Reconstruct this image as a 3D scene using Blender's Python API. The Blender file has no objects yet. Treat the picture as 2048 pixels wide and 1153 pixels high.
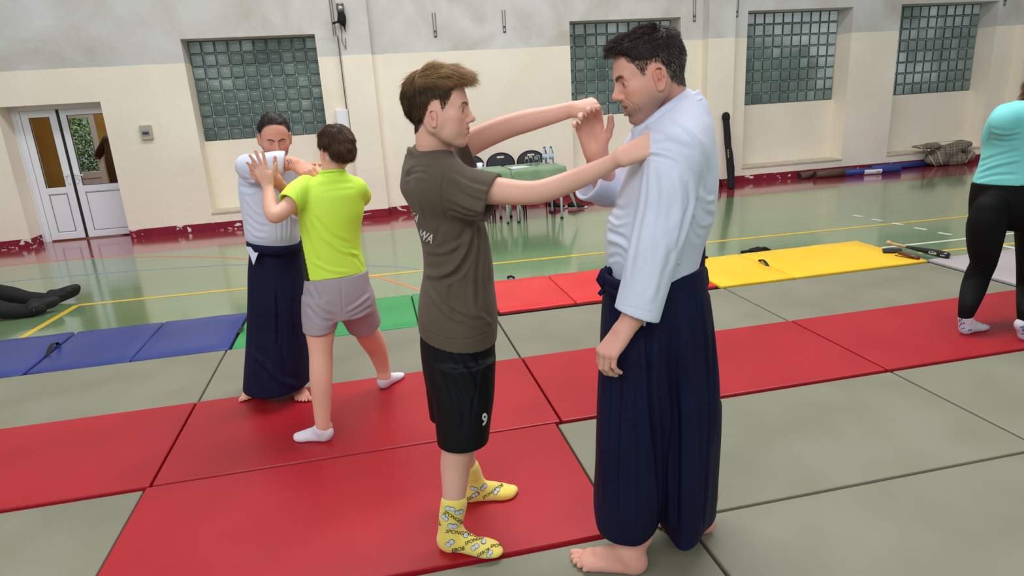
import bpy, bmesh, math, random
import numpy as np
from mathutils import Vector, Matrix, Quaternion
from mathutils.bvhtree import BVHTree
random.seed(7); np.random.seed(7)
scene = bpy.context.scene
COL = scene.collection

# ---------------------------------------------------------------- camera
H = 1.70
FPX, YAW, PITCH, ROLL = 1317.45, .199385, .285533, -.0590126
_f = Vector((math.sin(YAW)*math.cos(PITCH), math.cos(YAW)*math.cos(PITCH), -math.sin(PITCH)))
_r = Vector((math.cos(YAW), -math.sin(YAW), 0)); _u = _r.cross(_f)
RT = _r*math.cos(ROLL)+_u*math.sin(ROLL); UP = -_r*math.sin(ROLL)+_u*math.cos(ROLL); FW = _f
CAM = Vector((0, 0, H))
cd = bpy.data.cameras.new('camera'); co = bpy.data.objects.new('camera', cd); COL.objects.link(co)
cd.sensor_width = 36; cd.lens = 36*FPX/2048; cd.clip_start = .05; cd.clip_end = 200
co.matrix_world = Matrix(((RT.x, UP.x, -FW.x, 0), (RT.y, UP.y, -FW.y, 0), (RT.z, UP.z, -FW.z, H), (0, 0, 0, 1)))
scene.camera = co

# ---------------------------------------------------------------- light and exposure
scene.view_settings.view_transform = 'Standard'; scene.view_settings.look = 'None'
scene.view_settings.exposure = 0.0; scene.view_settings.gamma = 1; scene.view_settings.use_curve_mapping = False
w = bpy.data.worlds.new('world'); scene.world = w; w.use_nodes = True
w.node_tree.nodes['Background'].inputs[0].default_value = (.93, .96, 1, 1)
w.node_tree.nodes['Background'].inputs[1].default_value = .42
def area(name, loc, target, sx, sy, power, color):
    l = bpy.data.lights.new(name, 'AREA'); l.shape = 'RECTANGLE'; l.size = sx; l.size_y = sy; l.energy = power; l.color = color
    o = bpy.data.objects.new(name, l); COL.objects.link(o); o.location = loc
    o.rotation_euler = (Vector(target)-Vector(loc)).to_track_quat('-Z', 'Y').to_euler(); return o
area('skylight', (2.0, 5.5, 7.2), (1.6, 3.2, 0), 9, 2.0, 690, (1, .98, .95))
area('high_window', (-3.0, -3.5, 6.0), (1, 6, 1.0), 10, 2.5, 430, (.95, .98, 1))

# ---------------------------------------------------------------- helpers
def V(*a): return Vector(a)
def ray(px, py): return FW*FPX+RT*(px-1024)-UP*(py-576.5)
def fl(px, py, z=0.0):
    d = ray(px, py); return CAM+d*((z-H)/d.z)
def at(px, py, Y):
    d = ray(px, py); return CAM+d*(Y/d.y)
def ppm(P):            # pixels per metre at a point
    return FPX/((Vector(P)-CAM).dot(FW))
def frame(px, py):     # directions right, up, towards the viewer at a picture position
    v = ray(px, py).normalized(); r = (RT-v*RT.dot(v)).normalized(); u = r.cross(v).normalized(); return r, u, -v
def lin(c):
    o = []
    for v in c:
        v /= 255.0; o.append(v/12.92 if v <= .04045 else ((v+.055)/1.055)**2.4)
    return tuple(o)+(1,)
MATS = {}
def mat(name, rgb, rough=.6, rgb2=None, vscale=6, bump=0, bscale=60, metal=0, spec=.5, sheen=0, trans=0, stretch=None,
        ior=1.45, emit=0, attr=False, coat=0, sss=0, detail=4, distort=0.0, bump2=0, bscale2=8, contrast=(.35, .65)):
    if name in MATS: return MATS[name]
    m = bpy.data.materials.new(name); m.use_nodes = True; nt = m.node_tree; N = nt.nodes; L = nt.links
    b = N['Principled BSDF']; b.inputs['Base Color'].default_value = lin(rgb); b.inputs['Roughness'].default_value = rough
    b.inputs['Metallic'].default_value = metal; b.inputs['Specular IOR Level'].default_value = spec; b.inputs['IOR'].default_value = ior
    b.inputs['Transmission Weight'].default_value = trans; b.inputs['Sheen Weight'].default_value = sheen; b.inputs['Coat Weight'].default_value = coat
    if sss: b.inputs['Subsurface Weight'].default_value = sss; b.inputs['Subsurface Radius'].default_value = (.012, .004, .002); b.inputs['Subsurface Scale'].default_value = 1
    tc = N.new('ShaderNodeTexCoord'); mp = N.new('ShaderNodeMapping'); L.new(tc.outputs['Object'], mp.inputs[0])
    if stretch: mp.inputs['Scale'].default_value = stretch
    src = None
    if rgb2:
        n = N.new('ShaderNodeTexNoise'); n.inputs['Scale'].default_value = vscale; n.inputs['Detail'].default_value = detail; n.inputs['Distortion'].default_value = distort
        L.new(mp.outputs[0], n.inputs['Vector'])
        r = N.new('ShaderNodeValToRGB'); r.color_ramp.elements[0].position = contrast[0]; r.color_ramp.elements[1].position = contrast[1]
        r.color_ramp.elements[0].color = lin(rgb); r.color_ramp.elements[1].color = lin(rgb2)
        L.new(n.outputs['Fac'], r.inputs[0]); src = r.outputs[0]
    if attr:
        a = N.new('ShaderNodeAttribute'); a.attribute_name = 'tint'
        if src is None: src = a.outputs['Color']
        else:
            x = N.new('ShaderNodeMix'); x.data_type = 'RGBA'; x.blend_type = 'MULTIPLY'; x.inputs[0].default_value = 1
            L.new(src, x.inputs[6]); L.new(a.outputs['Color'], x.inputs[7]); src = x.outputs[2]
    if src is not None:
        L.new(src, b.inputs['Base Color'])
        if emit: L.new(src, b.inputs['Emission Color'])
    if emit:
        if src is None: b.inputs['Emission Color'].default_value = lin(rgb)
        b.inputs['Emission Strength'].default_value = emit
    prev = None
    for bs, sc in ((bump, bscale), (bump2, bscale2)):
        if bs:
            n = N.new('ShaderNodeTexNoise'); n.inputs['Scale'].default_value = sc; n.inputs['Detail'].default_value = 3
            L.new(mp.outputs[0], n.inputs['Vector'])
            q = N.new('ShaderNodeBump'); q.inputs['Strength'].default_value = min(1, bs); q.inputs['Distance'].default_value = .01*bs
            L.new(n.outputs['Fac'], q.inputs['Height'])
            if prev: L.new(prev, q.inputs['Normal'])
            prev = q.outputs[0]
    if prev: L.new(prev, b.inputs['Normal'])
    MATS[name] = m; return m

def tag(o, label=None, cat=None, group=None, kind=None):
    if label: o['label'] = label
    if cat: o['category'] = cat
    if group: o['group'] = group
    if kind: o['kind'] = kind
    return o
def link(name, me, m=None, parent=None):
    o = bpy.data.objects.new(name, me); COL.objects.link(o)
    if m is not None: me.materials.append(m)
    if parent is not None:
        o.parent = parent; o.matrix_parent_inverse = Matrix.Identity(4)
        # parts are modelled in world coordinates; move them into the parent's frame
        mw = parent_world(parent)
        if me is not None and mw != Matrix.Identity(4): me.transform(mw.inverted())
    return o
def parent_world(p):
    M = p.matrix_basis.copy()
    while p.parent is not None: p = p.parent; M = p.matrix_basis @ M
    return M
def empty(name, loc, label=None, cat=None, group=None, rz=0):
    o = bpy.data.objects.new(name, None); COL.objects.link(o); o.location = loc; o.rotation_euler = (0, 0, rz); o.empty_display_size = .1
    return tag(o, label, cat, group)
def pt(o, M=None):     # no-op marker kept for readability
    return o
class MB:
    """collects simple shapes into one mesh"""
    def __init__(s): s.bm = bmesh.new()
    def box(s, lo, hi, bevel=0, rot=None, about=None):
        lo, hi = Vector(lo), Vector(hi); c = (lo+hi)/2; d = hi-lo
        r = bmesh.ops.create_cube(s.bm, size=1); vs = r['verts']
        bmesh.ops.scale(s.bm, vec=d, verts=vs)
        if bevel:
            es = list({e for v in vs for e in v.link_edges})
            rb = bmesh.ops.bevel(s.bm, geom=es, offset=bevel, segments=2, affect='EDGES', profile=.5); vs = list({v for f in rb['faces'] for v in f.verts} | {v for v in vs if v.is_valid})
        bmesh.ops.translate(s.bm, vec=c, verts=vs)
        if rot is not None: bmesh.ops.rotate(s.bm, cent=about if about is not None else c, matrix=rot, verts=vs)
        return vs
    def tube(s, pts, r, n=8, cap=True):
        pts = [Vector(p) for p in pts]; rs = r if isinstance(r, (list, tuple)) else [r]*len(pts); rings = []; up = None
        for i, p in enumerate(pts):
            t = (pts[min(i+1, len(pts)-1)]-pts[max(i-1, 0)]).normalized()
            if up is None: up = t.orthogonal().normalized()
            up = (up-t*up.dot(t)).normalized(); sd = t.cross(up)
            rings.append([s.bm.verts.new(p+(up*math.cos(2*math.pi*k/n)+sd*math.sin(2*math.pi*k/n))*rs[i]) for k in range(n)])
        for a, b in zip(rings, rings[1:]):
            for k in range(n): s.bm.faces.new((a[k], a[(k+1) % n], b[(k+1) % n], b[k])).smooth = True
        if cap: s.bm.faces.new(rings[0][::-1]); s.bm.faces.new(rings[-1])
    def lathe(s, prof, base, axis=V(0, 0, 1), n=24):
        base = Vector(base); axis = Vector(axis).normalized(); a = axis.orthogonal().normalized(); b = axis.cross(a); rings = []
        for r, h in prof:
            rings.append([s.bm.verts.new(base+axis*h+(a*math.cos(2*math.pi*k/n)+b*math.sin(2*math.pi*k/n))*max(r, 1e-5)) for k in range(n)])
        for p, q in zip(rings, rings[1:]):
            for k in range(n): s.bm.faces.new((p[k], p[(k+1) % n], q[(k+1) % n], q[k])).smooth = True
        s.bm.faces.new(rings[0][::-1]); s.bm.faces.new(rings[-1])
    def poly(s, pts, thick=None, direction=V(0, 0, -1)):
        vs = [s.bm.verts.new(Vector(p)) for p in pts]; f = s.bm.faces.new(vs)
        if thick:
            v2 = [s.bm.verts.new(Vector(p)+Vector(direction)*thick) for p in pts]; s.bm.faces.new(v2[::-1]); n = len(vs)
            for k in range(n): s.bm.faces.new((vs[k], v2[k], v2[(k+1) % n], vs[(k+1) % n]))
    def build(s, name, m, parent=None, smooth=False):
        bmesh.ops.recalc_face_normals(s.bm, faces=s.bm.faces)
        me = bpy.data.meshes.new(name); s.bm.to_mesh(me); s.bm.free()
        if smooth:
            for p in me.polygons: p.use_smooth = True
        return link(name, me, m, parent)
def rotm(axis, deg): return Matrix.Rotation(math.radians(deg), 3, axis)
def copy_tree(o, parent=None, loc=None):
    c = o.copy(); COL.objects.link(c)
    if parent is not None: c.parent = parent
    if loc is not None: c.location = loc
    for ch in [x for x in bpy.data.objects if x.parent == o]: copy_tree(ch, c)
    return c
# ================================================================ the setting
WY = 10.42; RD = .38; DD = .36            # wall face, window recess depth, door recess depth
def wall_mat():
    m = bpy.data.materials.new('painted_plaster'); m.use_nodes = True; nt = m.node_tree; N = nt.nodes; L = nt.links; b = N['Principled BSDF']
    b.inputs['Roughness'].default_value = .75; b.inputs['Specular IOR Level'].default_value = .3
    tc = N.new('ShaderNodeNewGeometry'); sp = N.new('ShaderNodeSeparateXYZ'); L.new(tc.outputs['Position'], sp.inputs[0])
    def noise(sc, det=5, st=(1, 1, 1), dist=0):
        mp = N.new('ShaderNodeMapping'); mp.inputs['Scale'].default_value = st; L.new(tc.outputs['Position'], mp.inputs[0])
        n = N.new('ShaderNodeTexNoise'); n.inputs['Scale'].default_value = sc; n.inputs['Detail'].default_value = det; n.inputs['Distortion'].default_value = dist; L.new(mp.outputs[0], n.inputs['Vector']); return n.outputs['Fac']
    def ramp(fac, a, b_, ca, cb):
        r = N.new('ShaderNodeValToRGB'); r.color_ramp.elements[0].position = a; r.color_ramp.elements[1].position = b_; r.color_ramp.elements[0].color = ca; r.color_ramp.elements[1].color = cb; L.new(fac, r.inputs[0]); return r.outputs[0]
    def mth(op, a, b_=None):
        x = N.new('ShaderNodeMath'); x.operation = op
        for i, q in enumerate((a, b_)):
            if q is None: continue
            if hasattr(q, 'links'): L.new(q, x.inputs[i])
            else: x.inputs[i].default_value = q
        return x.outputs[0]
    def mix(f, a, b_):
        x = N.new('ShaderNodeMix'); x.data_type = 'RGBA'; L.new(f, x.inputs[0]); L.new(a, x.inputs[6]); L.new(b_, x.inputs[7]); return x.outputs[2]
    cream = ramp(noise(1.3), .3, .7, lin((236, 227, 208)), lin((245, 237, 220)))
    grey = ramp(noise(1.6, 7, dist=.6), .3, .7, lin((200, 196, 190)), lin((218, 217, 215)))
    # brown water stains high on the wall
    grey = mix(ramp(noise(.8, 8, dist=.8), .5, .75, (0, 0, 0, 1), (.7, .7, .7, 1)), grey, ramp(noise(9), .3, .7, lin((164, 150, 130)), lin((180, 168, 150))))
    edge = mth('ADD', sp.outputs['Z'], mth('MULTIPLY', mth('SUBTRACT', noise(3, 2, (1, 1, .01)), .5), .02))
    up = mth('GREATER_THAN', edge, 2.375)
    c = mix(up, cream, grey)
    skirt = mth('LESS_THAN', edge, .125)
    peel = mth('GREATER_THAN', noise(5.5, 4, (1, 1, 2.0), .6), .625)
    red = mix(peel, ramp(noise(8), .3, .7, lin((122, 24, 44)), lin((140, 34, 52))), ramp(noise(20), .3, .7, lin((232, 228, 222)), lin((205, 196, 186))))
    c = mix(skirt, c, red)
    L.new(c, b.inputs['Base Color'])
    bp = N.new('ShaderNodeBump'); bp.inputs['Strength'].default_value = .35; bp.inputs['Distance'].default_value = .01; L.new(mth('ADD', noise(14, 6), mth('MULTIPLY', mth('MULTIPLY', peel, skirt), -.5)), bp.inputs['Height']); L.new(bp.outputs[0], b.inputs['Normal'])
    return m
M_wall = wall_mat()
# openings: (x0, x1, z0, z1, recess depth)
SC = 1.0968
wins = [(-2.345, -.55, .272, 2.69), (3.25, 5.10, .272, 2.73), (6.28, 8.235, .262, 2.785), (9.17, 11.17, .262, 2.80)]
door_r = (-4.80, -3.515, 0.0, 1.925)
X0, X1, ZT = -13.0, 19.0, 7.5
mb = MB()
ops = sorted([(a, b, c, d, RD) for a, b, c, d in wins]+[(*door_r, DD)])
x = X0
for a, b, c, d, dep in ops:
    mb.box((x, WY, 0), (a, WY+.6, ZT))
    mb.box((a, WY, d), (b, WY+.6, ZT))
    if c > 0: mb.box((a, WY, 0), (b, WY+.6, c))
    x = b
mb.box((x, WY, 0), (X1, WY+.6, ZT))
wall = tag(mb.build('wall_back', M_wall), kind='structure')
# infill below and above the glass bricks of each recess
M_white = mat('white_pvc', (232, 235, 240), .32, bump=.02)
GZ0, GZ1 = 1.285, 2.70
M_sill = mat('sill_paint', (214, 204, 180), .6, (196, 188, 168), 12, bump=.15)
def blockmat():
    m = bpy.data.materials.new('glass_brick'); m.use_nodes = True; nt = m.node_tree; N = nt.nodes; L = nt.links; b = N['Principled BSDF']
    tc = N.new('ShaderNodeTexCoord'); oi = N.new('ShaderNodeObjectInfo')
    n = N.new('ShaderNodeTexNoise'); n.inputs['Scale'].default_value = .9; n.inputs['Detail'].default_value = 3
    ad = N.new('ShaderNodeVectorMath'); ad.operation = 'ADD'; L.new(tc.outputs['Object'], ad.inputs[0]); L.new(oi.outputs['Location'], ad.inputs[1]); L.new(ad.outputs[0], n.inputs['Vector'])
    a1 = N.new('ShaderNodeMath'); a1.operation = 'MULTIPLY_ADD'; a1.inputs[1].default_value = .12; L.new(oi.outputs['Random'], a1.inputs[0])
    s0 = N.new('ShaderNodeSeparateXYZ'); L.new(oi.outputs['Location'], s0.inputs[0]); z0 = N.new('ShaderNodeMath'); z0.operation = 'MULTIPLY_ADD'; z0.inputs[1].default_value = .16; z0.inputs[2].default_value = -.31; L.new(s0.outputs['Z'], z0.inputs[0]); z1_ = N.new('ShaderNodeMath'); z1_.operation = 'ADD'; L.new(z0.outputs[0], z1_.inputs[0]); L.new(n.outputs['Fac'], z1_.inputs[1]); L.new(z1_.outputs[0], a1.inputs[2])  # sky brightness painted into the glass: bricks get paler towards the top
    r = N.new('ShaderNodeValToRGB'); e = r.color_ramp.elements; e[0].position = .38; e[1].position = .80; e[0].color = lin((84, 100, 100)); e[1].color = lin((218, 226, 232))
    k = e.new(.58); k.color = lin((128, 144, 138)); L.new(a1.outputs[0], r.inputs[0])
    L.new(r.outputs[0], b.inputs['Base Color']); b.inputs['Roughness'].default_value = .12; b.inputs['Specular IOR Level'].default_value = .8
    L.new(r.outputs[0], b.inputs['Emission Color']); b.inputs['Emission Strength'].default_value = .22  # faint glow imitates daylight coming through the bricks
    sp = N.new('ShaderNodeSeparateXYZ'); L.new(tc.outputs['Object'], sp.inputs[0]); outs = []
    for ax in ('X', 'Z'):
        q = N.new('ShaderNodeMath'); q.operation = 'MULTIPLY'; q.inputs[1].default_value = 2*math.pi/.0185; L.new(sp.outputs[ax], q.inputs[0])
        s_ = N.new('ShaderNodeMath'); s_.operation = 'COSINE'; L.new(q.outputs[0], s_.inputs[0]); p = N.new('ShaderNodeMath'); p.operation = 'MAXIMUM'; p.inputs[1].default_value = .0; L.new(s_.outputs[0], p.inputs[0]); outs.append(p.outputs[0])
    mx = N.new('ShaderNodeMath'); mx.operation = 'MAXIMUM'; L.new(outs[0], mx.inputs[0]); L.new(outs[1], mx.inputs[1])
    bp = N.new('ShaderNodeBump'); bp.inputs['Strength'].default_value = .9; bp.inputs['Distance'].default_value = .006; L.new(mx.outputs[0], bp.inputs['Height']); L.new(bp.outputs[0], b.inputs['Normal'])
    # the moulded grid shows as darker ribs
    mm = N.new('ShaderNodeMix'); mm.data_type = 'RGBA'; mm.blend_type = 'MULTIPLY'; mm.inputs[7].default_value = (.50, .54, .52, 1)
    L.new(mx.outputs[0], mm.inputs[0]); L.new(r.outputs[0], mm.inputs[6])
    # thick glass rim of each brick looks dark green
    ab = []
    for ax in ('X', 'Z'):
        q = N.new('ShaderNodeMath'); q.operation = 'ABSOLUTE'; L.new(sp.outputs[ax], q.inputs[0]); ab.append(q.outputs[0])
    q = N.new('ShaderNodeMath'); q.operation = 'MAXIMUM'; L.new(ab[0], q.inputs[0]); L.new(ab[1], q.inputs[1])
    mr = N.new('ShaderNodeMapRange'); mr.inputs[1].default_value = .066; mr.inputs[2].default_value = .076; L.new(q.outputs[0], mr.inputs[0])
    m3 = N.new('ShaderNodeMix'); m3.data_type = 'RGBA'; m3.inputs[7].default_value = lin((44, 64, 60)); L.new(mr.outputs[0], m3.inputs[0]); L.new(mm.outputs[2], m3.inputs[6])
    L.new(m3.outputs[2], b.inputs['Base Color']); L.new(m3.outputs[2], b.inputs['Emission Color'])
    return m
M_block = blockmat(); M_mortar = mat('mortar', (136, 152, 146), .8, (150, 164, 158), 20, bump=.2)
# one glass brick mesh shared by all
bmB = bmesh.new(); r_ = bmesh.ops.create_cube(bmB, size=1); PB = .1765
bmesh.ops.scale(bmB, vec=(PB-.014, .06, PB-.014), verts=bmB.verts)
bmesh.ops.bevel(bmB, geom=list(bmB.edges), offset=.013, segments=2, affect='EDGES', profile=.5)
for v in bmB.verts:      # gently pillowed face
    if v.co.y < -.029: v.co.y -= .004
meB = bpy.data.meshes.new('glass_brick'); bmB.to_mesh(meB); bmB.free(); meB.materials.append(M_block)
for p in meB.polygons: p.use_smooth = True
rb = random.Random(3)
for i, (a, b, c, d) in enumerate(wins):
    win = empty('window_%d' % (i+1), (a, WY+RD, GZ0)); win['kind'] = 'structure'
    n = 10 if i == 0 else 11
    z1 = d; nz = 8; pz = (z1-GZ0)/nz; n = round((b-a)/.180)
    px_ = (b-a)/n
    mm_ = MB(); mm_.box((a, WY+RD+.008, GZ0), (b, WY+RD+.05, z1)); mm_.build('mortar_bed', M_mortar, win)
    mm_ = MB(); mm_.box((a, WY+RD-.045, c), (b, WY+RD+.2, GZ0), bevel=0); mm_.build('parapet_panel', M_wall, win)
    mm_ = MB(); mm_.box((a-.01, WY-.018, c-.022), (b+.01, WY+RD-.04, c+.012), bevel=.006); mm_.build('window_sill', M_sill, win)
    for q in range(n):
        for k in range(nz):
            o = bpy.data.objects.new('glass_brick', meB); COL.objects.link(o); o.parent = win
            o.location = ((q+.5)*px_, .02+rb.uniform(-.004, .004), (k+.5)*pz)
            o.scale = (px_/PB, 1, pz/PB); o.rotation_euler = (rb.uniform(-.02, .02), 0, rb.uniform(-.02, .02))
# pilasters
for name, xa, xb, pr in (('trim_1', -.205, .215, .14), ('trim_2', at(1417, 100, WY-.2).x, at(1470, 100, WY-.2).x, .20), ('trim_3', 11.62, 12.1, .22), ('trim_4', -8.6, -8.2, .16)):
    mb = MB(); mb.box((xa, WY-pr, 0), (xb, WY+.01, ZT), bevel=.006); tag(mb.build(name, M_wall), kind='structure')

# floor
def floor_mat():
    m = bpy.data.materials.new('sports_floor'); m.use_nodes = True; nt = m.node_tree; N = nt.nodes; L = nt.links; b = N['Principled BSDF']
    tc = N.new('ShaderNodeTexCoord'); sp = N.new('ShaderNodeSeparateXYZ'); L.new(tc.outputs['Object'], sp.inputs[0])
    def noise(sc, st=(1, 1, 1), det=4):
        mp = N.new('ShaderNodeMapping'); mp.inputs['Scale'].default_value = st; L.new(tc.outputs['Object'], mp.inputs[0])
        n = N.new('ShaderNodeTexNoise'); n.inputs['Scale'].default_value = sc; n.inputs['Detail'].default_value = det; L.new(mp.outputs[0], n.inputs['Vector']); return n.outputs['Fac']
    def ramp(fac, a, c, ca, cb):
        r = N.new('ShaderNodeValToRGB'); r.color_ramp.elements[0].position = a; r.color_ramp.elements[1].position = c; r.color_ramp.elements[0].color = ca; r.color_ramp.elements[1].color = cb; L.new(fac, r.inputs[0]); return r.outputs[0]
    g = ramp(noise(1.2, (.5, 1, 1)), .3, .7, lin((100, 128, 88)), lin((112, 138, 100)))
    rd = ramp(noise(2), .3, .7, lin((140, 44, 56)), lin((152, 56, 64)))
    gt = N.new('ShaderNodeMath'); gt.operation = 'GREATER_THAN'; gt.inputs[1].default_value = 9.12; L.new(sp.outputs['Y'], gt.inputs[0])
    x = N.new('ShaderNodeMix'); x.data_type = 'RGBA'; L.new(gt.outputs[0], x.inputs[0]); L.new(g, x.inputs[6]); L.new(rd, x.inputs[7]); L.new(x.outputs[2], b.inputs['Base Color'])
    rr = N.new('ShaderNodeMapRange'); rr.inputs[3].default_value = .10; rr.inputs[4].default_value = .24; L.new(noise(3, (.3, 2, 1)), rr.inputs[0]); L.new(rr.outputs[0], b.inputs['Roughness'])
    b.inputs['Specular IOR Level'].default_value = .75; b.inputs['Coat Weight'].default_value = .6; b.inputs['Coat Roughness'].default_value = .10; b.inputs['Coat IOR'].default_value = 1.6
    bp = N.new('ShaderNodeBump'); bp.inputs['Strength'].default_value = .12; bp.inputs['Distance'].default_value = .01; L.new(noise(2.5, (.35, 3, 1), 2), bp.inputs['Height']); L.new(bp.outputs[0], b.inputs['Normal'])
    return m
mb = MB(); mb.box((X0, -6, -.1), (X1, WY+6, 0)); floor = tag(mb.build('floor', floor_mat()), kind='structure')
def line(pxs, wid, color, closed=False, name='court_line', z=.0015):
    P = [fl(*q) if not isinstance(q, Vector) else q for q in pxs]; L_, R_ = [], []
    for i, p in enumerate(P):
        t = (P[min(i+1, len(P)-1)]-P[max(i-1, 0)]); t.z = 0; t.normalize(); n = V(-t.y, t.x, 0)*wid/2; L_.append(p+n+V(0, 0, z)); R_.append(p-n+V(0, 0, z))
    mb = MB()
    for i in range(len(P)-1): mb.poly([L_[i], R_[i], R_[i+1], L_[i+1]], .001)
    return mb.build(name, color, floor)
def arc(p, n=10):     # smooth curve through picture points on the floor
    P = [fl(*q) for q in p]; out = []
    P = [P[0]*2-P[1]]+P+[P[-1]*2-P[-2]]
    for i in range(1, len(P)-2):
        for k in range(n):
            t = k/n; a, b, c, d = P[i-1:i+3]
            out.append(.5*((2*b)+(c-a)*t+(2*a-5*b+4*c-d)*t*t+(3*b-a-3*c+d)*t**3))
    return out+[P[-2]]
M_ly = mat('line_yellow', (222, 186, 52), .3, (205, 170, 60), 14); M_lw = mat('line_white', (225, 226, 215), .3, (205, 206, 196), 14)
M_lo = mat('line_orange', (206, 130, 72), .3, (190, 122, 80), 14); M_lb = mat('line_blue', (104, 132, 160), .3, (110, 134, 150), 14)
c0 = fl(155, 611); ce = fl(1935, 433)
line([c0, c0+(ce-c0)*1.4], .052, M_ly, z=.0018); e2 = fl(45, 675); line([c0, c0+(e2-c0)*1.8], .06, M_ly)
line(arc([(-60, 545), (0, 532), (170, 518), (312, 514), (434, 515), (496, 519), (620, 531), (737, 550), (842, 581), (900, 602)]), .04, M_lo, z=.0012)
line(arc([(-60, 575), (0, 566), (173, 550), (381, 535), (496, 530), (740, 532), (840, 539), (1030, 558), (1120, 575)]), .03, M_lb, z=.001)
line([fl(1764, 496), fl(1940, 477), fl(2019, 468), fl(2100, 459)], .045, M_lw)
line([fl(1838, 507), fl(1944, 496), fl(2029, 487), fl(2100, 479)], .05, M_ly)
line([fl(1998, 490), fl(2034, 498), fl(2120, 517)], .05, M_lw)
for a, b in (((1706, 431), (1726, 434)), ((1744, 439), (1765, 442)), ((1785, 447), (1807, 450)), ((1829, 456), (1854, 460)), ((1877, 466), (1903, 470))):
    line([fl(*a), fl(*b)], .05, M_lw, z=.0022)

# ---------------------------------------------------------------- door with its recess and the corridor behind
DY = WY+DD
def dp(px, py, dy=0): return at(px, py, DY+dy)
M_glass = mat('clear_glass', (235, 240, 240), .02, trans=1, ior=1.02, spec=.6)
M_gap = mat('dark_gasket', (30, 30, 32), .6)
door = empty('door_1', (-4.3, DY, 0)); door['kind'] = 'structure'
x0, x1, zt = -5.02+.02, -3.4, 1.905
def pr(px, py): q = dp(px, py); return q.x, q.z
xl0 = pr(38, 240)[0]; xs = pr(93, 300)[0]-.02
LX0, LX1 = -4.685, -4.235      # narrow leaf
RX0, RX1 = -4.195, -3.28       # wide leaf
frm = MB()
frm.box((-4.80, DY-.02, 0), (-4.69, DY+.06, 1.93), .004); frm.box((-4.69, DY-.02, 1.862), (-3.27, DY+.06, 1.93), .004); frm.box((-4.76, DY-.035, 0), (-4.74, DY-.02, 1.90), .003)
frm.box((-3.27, DY-.02, 0), (-3.2, DY+.06, 1.93), .004)
frm.build('door_frame', M_white, door)
def leaf(a, b, rail, gz0, pz0, pz1, y):
    f = MB()
    st = rail
    f.box((a, y, .02), (a+st, y+.06, 1.86), .005); f.box((b-st, y, .02), (b, y+.06, 1.86), .005)
    f.box((a+st, y, 1.86-st), (b-st, y+.06, 1.86), .005); f.box((a+st, y, .02), (b-st, y+.06, .02+st), .005); f.box((a+st, y, gz0-.09), (b-st, y+.06, gz0), .005)
    lf = f.build('door_leaf', M_white, door)
    g = MB(); g.box((a+st-.004, y+.02, gz0-.004), (b-st+.004, y+.045, gz0+.0), 0)
    g.box((a+st-.004, y+.018, pz0-.006), (b-st+.004, y+.03, pz0+.0), 0)
    for (u0, v0, u1, v1) in ((a+st, gz0, a+st+.006, 1.86-st), (b-st-.006, gz0, b-st, 1.86-st), (a+st, gz0, b-st, gz0+.006), (a+st, 1.854-st, b-st, 1.86-st)):
        g.box((u0, y+.003, v0), (u1, y+.02, v1))
    g.build('gasket', M_gap, lf)
    p = MB(); p.box((a+st, y+.012, .02+st), (b-st, y+.045, gz0-.09)); p.build('lower_panel', M_white, lf)
    q = MB(); u0, u1, v0, v1 = a+st+.012, b-st-.012, .02+st+.012, gz0-.102
    for bx in (((u0, v0, u1, v0+.006)), (u0, v1-.006, u1, v1), (u0, v0, u0+.006, v1), (u1-.006, v0, u1, v1)): q.box((bx[0], y+.008, bx[1]), (bx[2], y+.013, bx[3]))
    q.build('panel_groove', M_gap, lf)
    gl = MB(); gl.box((a+st, y+.028, gz0), (b-st, y+.032, 1.86-st)); gl.build('pane', M_glass, lf)
    return lf
l1 = leaf(LX0, LX1, .095, .78, 0, 0, DY-.01)
l2 = leaf(RX0, RX1, .085, .78, 0, 0, DY-.005)
g = MB(); g.box((LX1+.002, DY+.0, .02), (RX0-.002, DY+.04, 1.86)); g.build('centre_gap', M_gap, door)
M_hand = mat('white_handle', (236, 238, 240), .25)
for hx, lf, dx in ((LX1-.03, l1, -.02), (RX0+.035, l2, .11)):
    h = MB(); h.box((hx-.016, DY-.025, .82), (hx+.016, DY-.005, .98), .005); h.tube([(hx, DY-.02, .945), (hx, DY-.065, .945), (hx+dx*.5, DY-.07, .943), (hx+dx, DY-.068, .93)], .010, 8); h.build('door_handle', M_hand, lf)
# corridor
M_och = mat('ochre_wall', (196, 160, 84), .8, (182, 146, 76), 3); M_cfl = mat('corridor_floor', (120, 100, 80), .4)
mb = MB(); mb.box((-6.4, DY+.24, 0), (-4.80, DY+.3, 2.6)); mb.box((-3.1, DY+.24, 0), (-2.6, DY+.3, 2.6)); mb.box((-6.5, DY+.24, 0), (-6.4, DY+3.3, 2.6)); mb.box((-2.6, DY+.24, 0), (-2.5, DY+3.3, 2.6))
CB = DY+3.2
ix0, ix1 = at(128, 290, CB).x, at(200, 290, CB).x; iz0 = at(165, 345, CB).z; iz1 = at(165, 236, CB).z
mb.box((-6.4, CB, 0), (ix0, CB+.15, 2.6)); mb.box((ix1, CB, 0), (-2.6, CB+.15, 2.6)); mb.box((ix0, CB, iz1+.08), (ix1, CB+.15, 2.6))
tag(mb.build('wall_corridor', M_och), kind='structure')
mb = MB(); mb.box((-6.5, DY+.2, 2.6), (-2.5, CB+.15, 2.7)); tag(mb.build('ceiling', mat('ceiling_paint', (214, 206, 186), .8)), kind='structure')
d2 = empty('door_2', (-4.8, CB, 0)); d2['kind'] = 'structure'
f = MB(); y = CB+.02
for a, b_, c_, e_ in ((ix0, 0, ix0+.11, iz1+.08), (ix1-.11, 0, ix1, iz1+.08), (ix0+.11, iz1, ix1-.11, iz1+.08), (ix0+.11, .0, ix1-.11, .2), (ix0+.11, iz0-.12, ix1-.11, iz0)): f.box((a, y, b_), (c_, y+.06, e_), .004)
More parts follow.
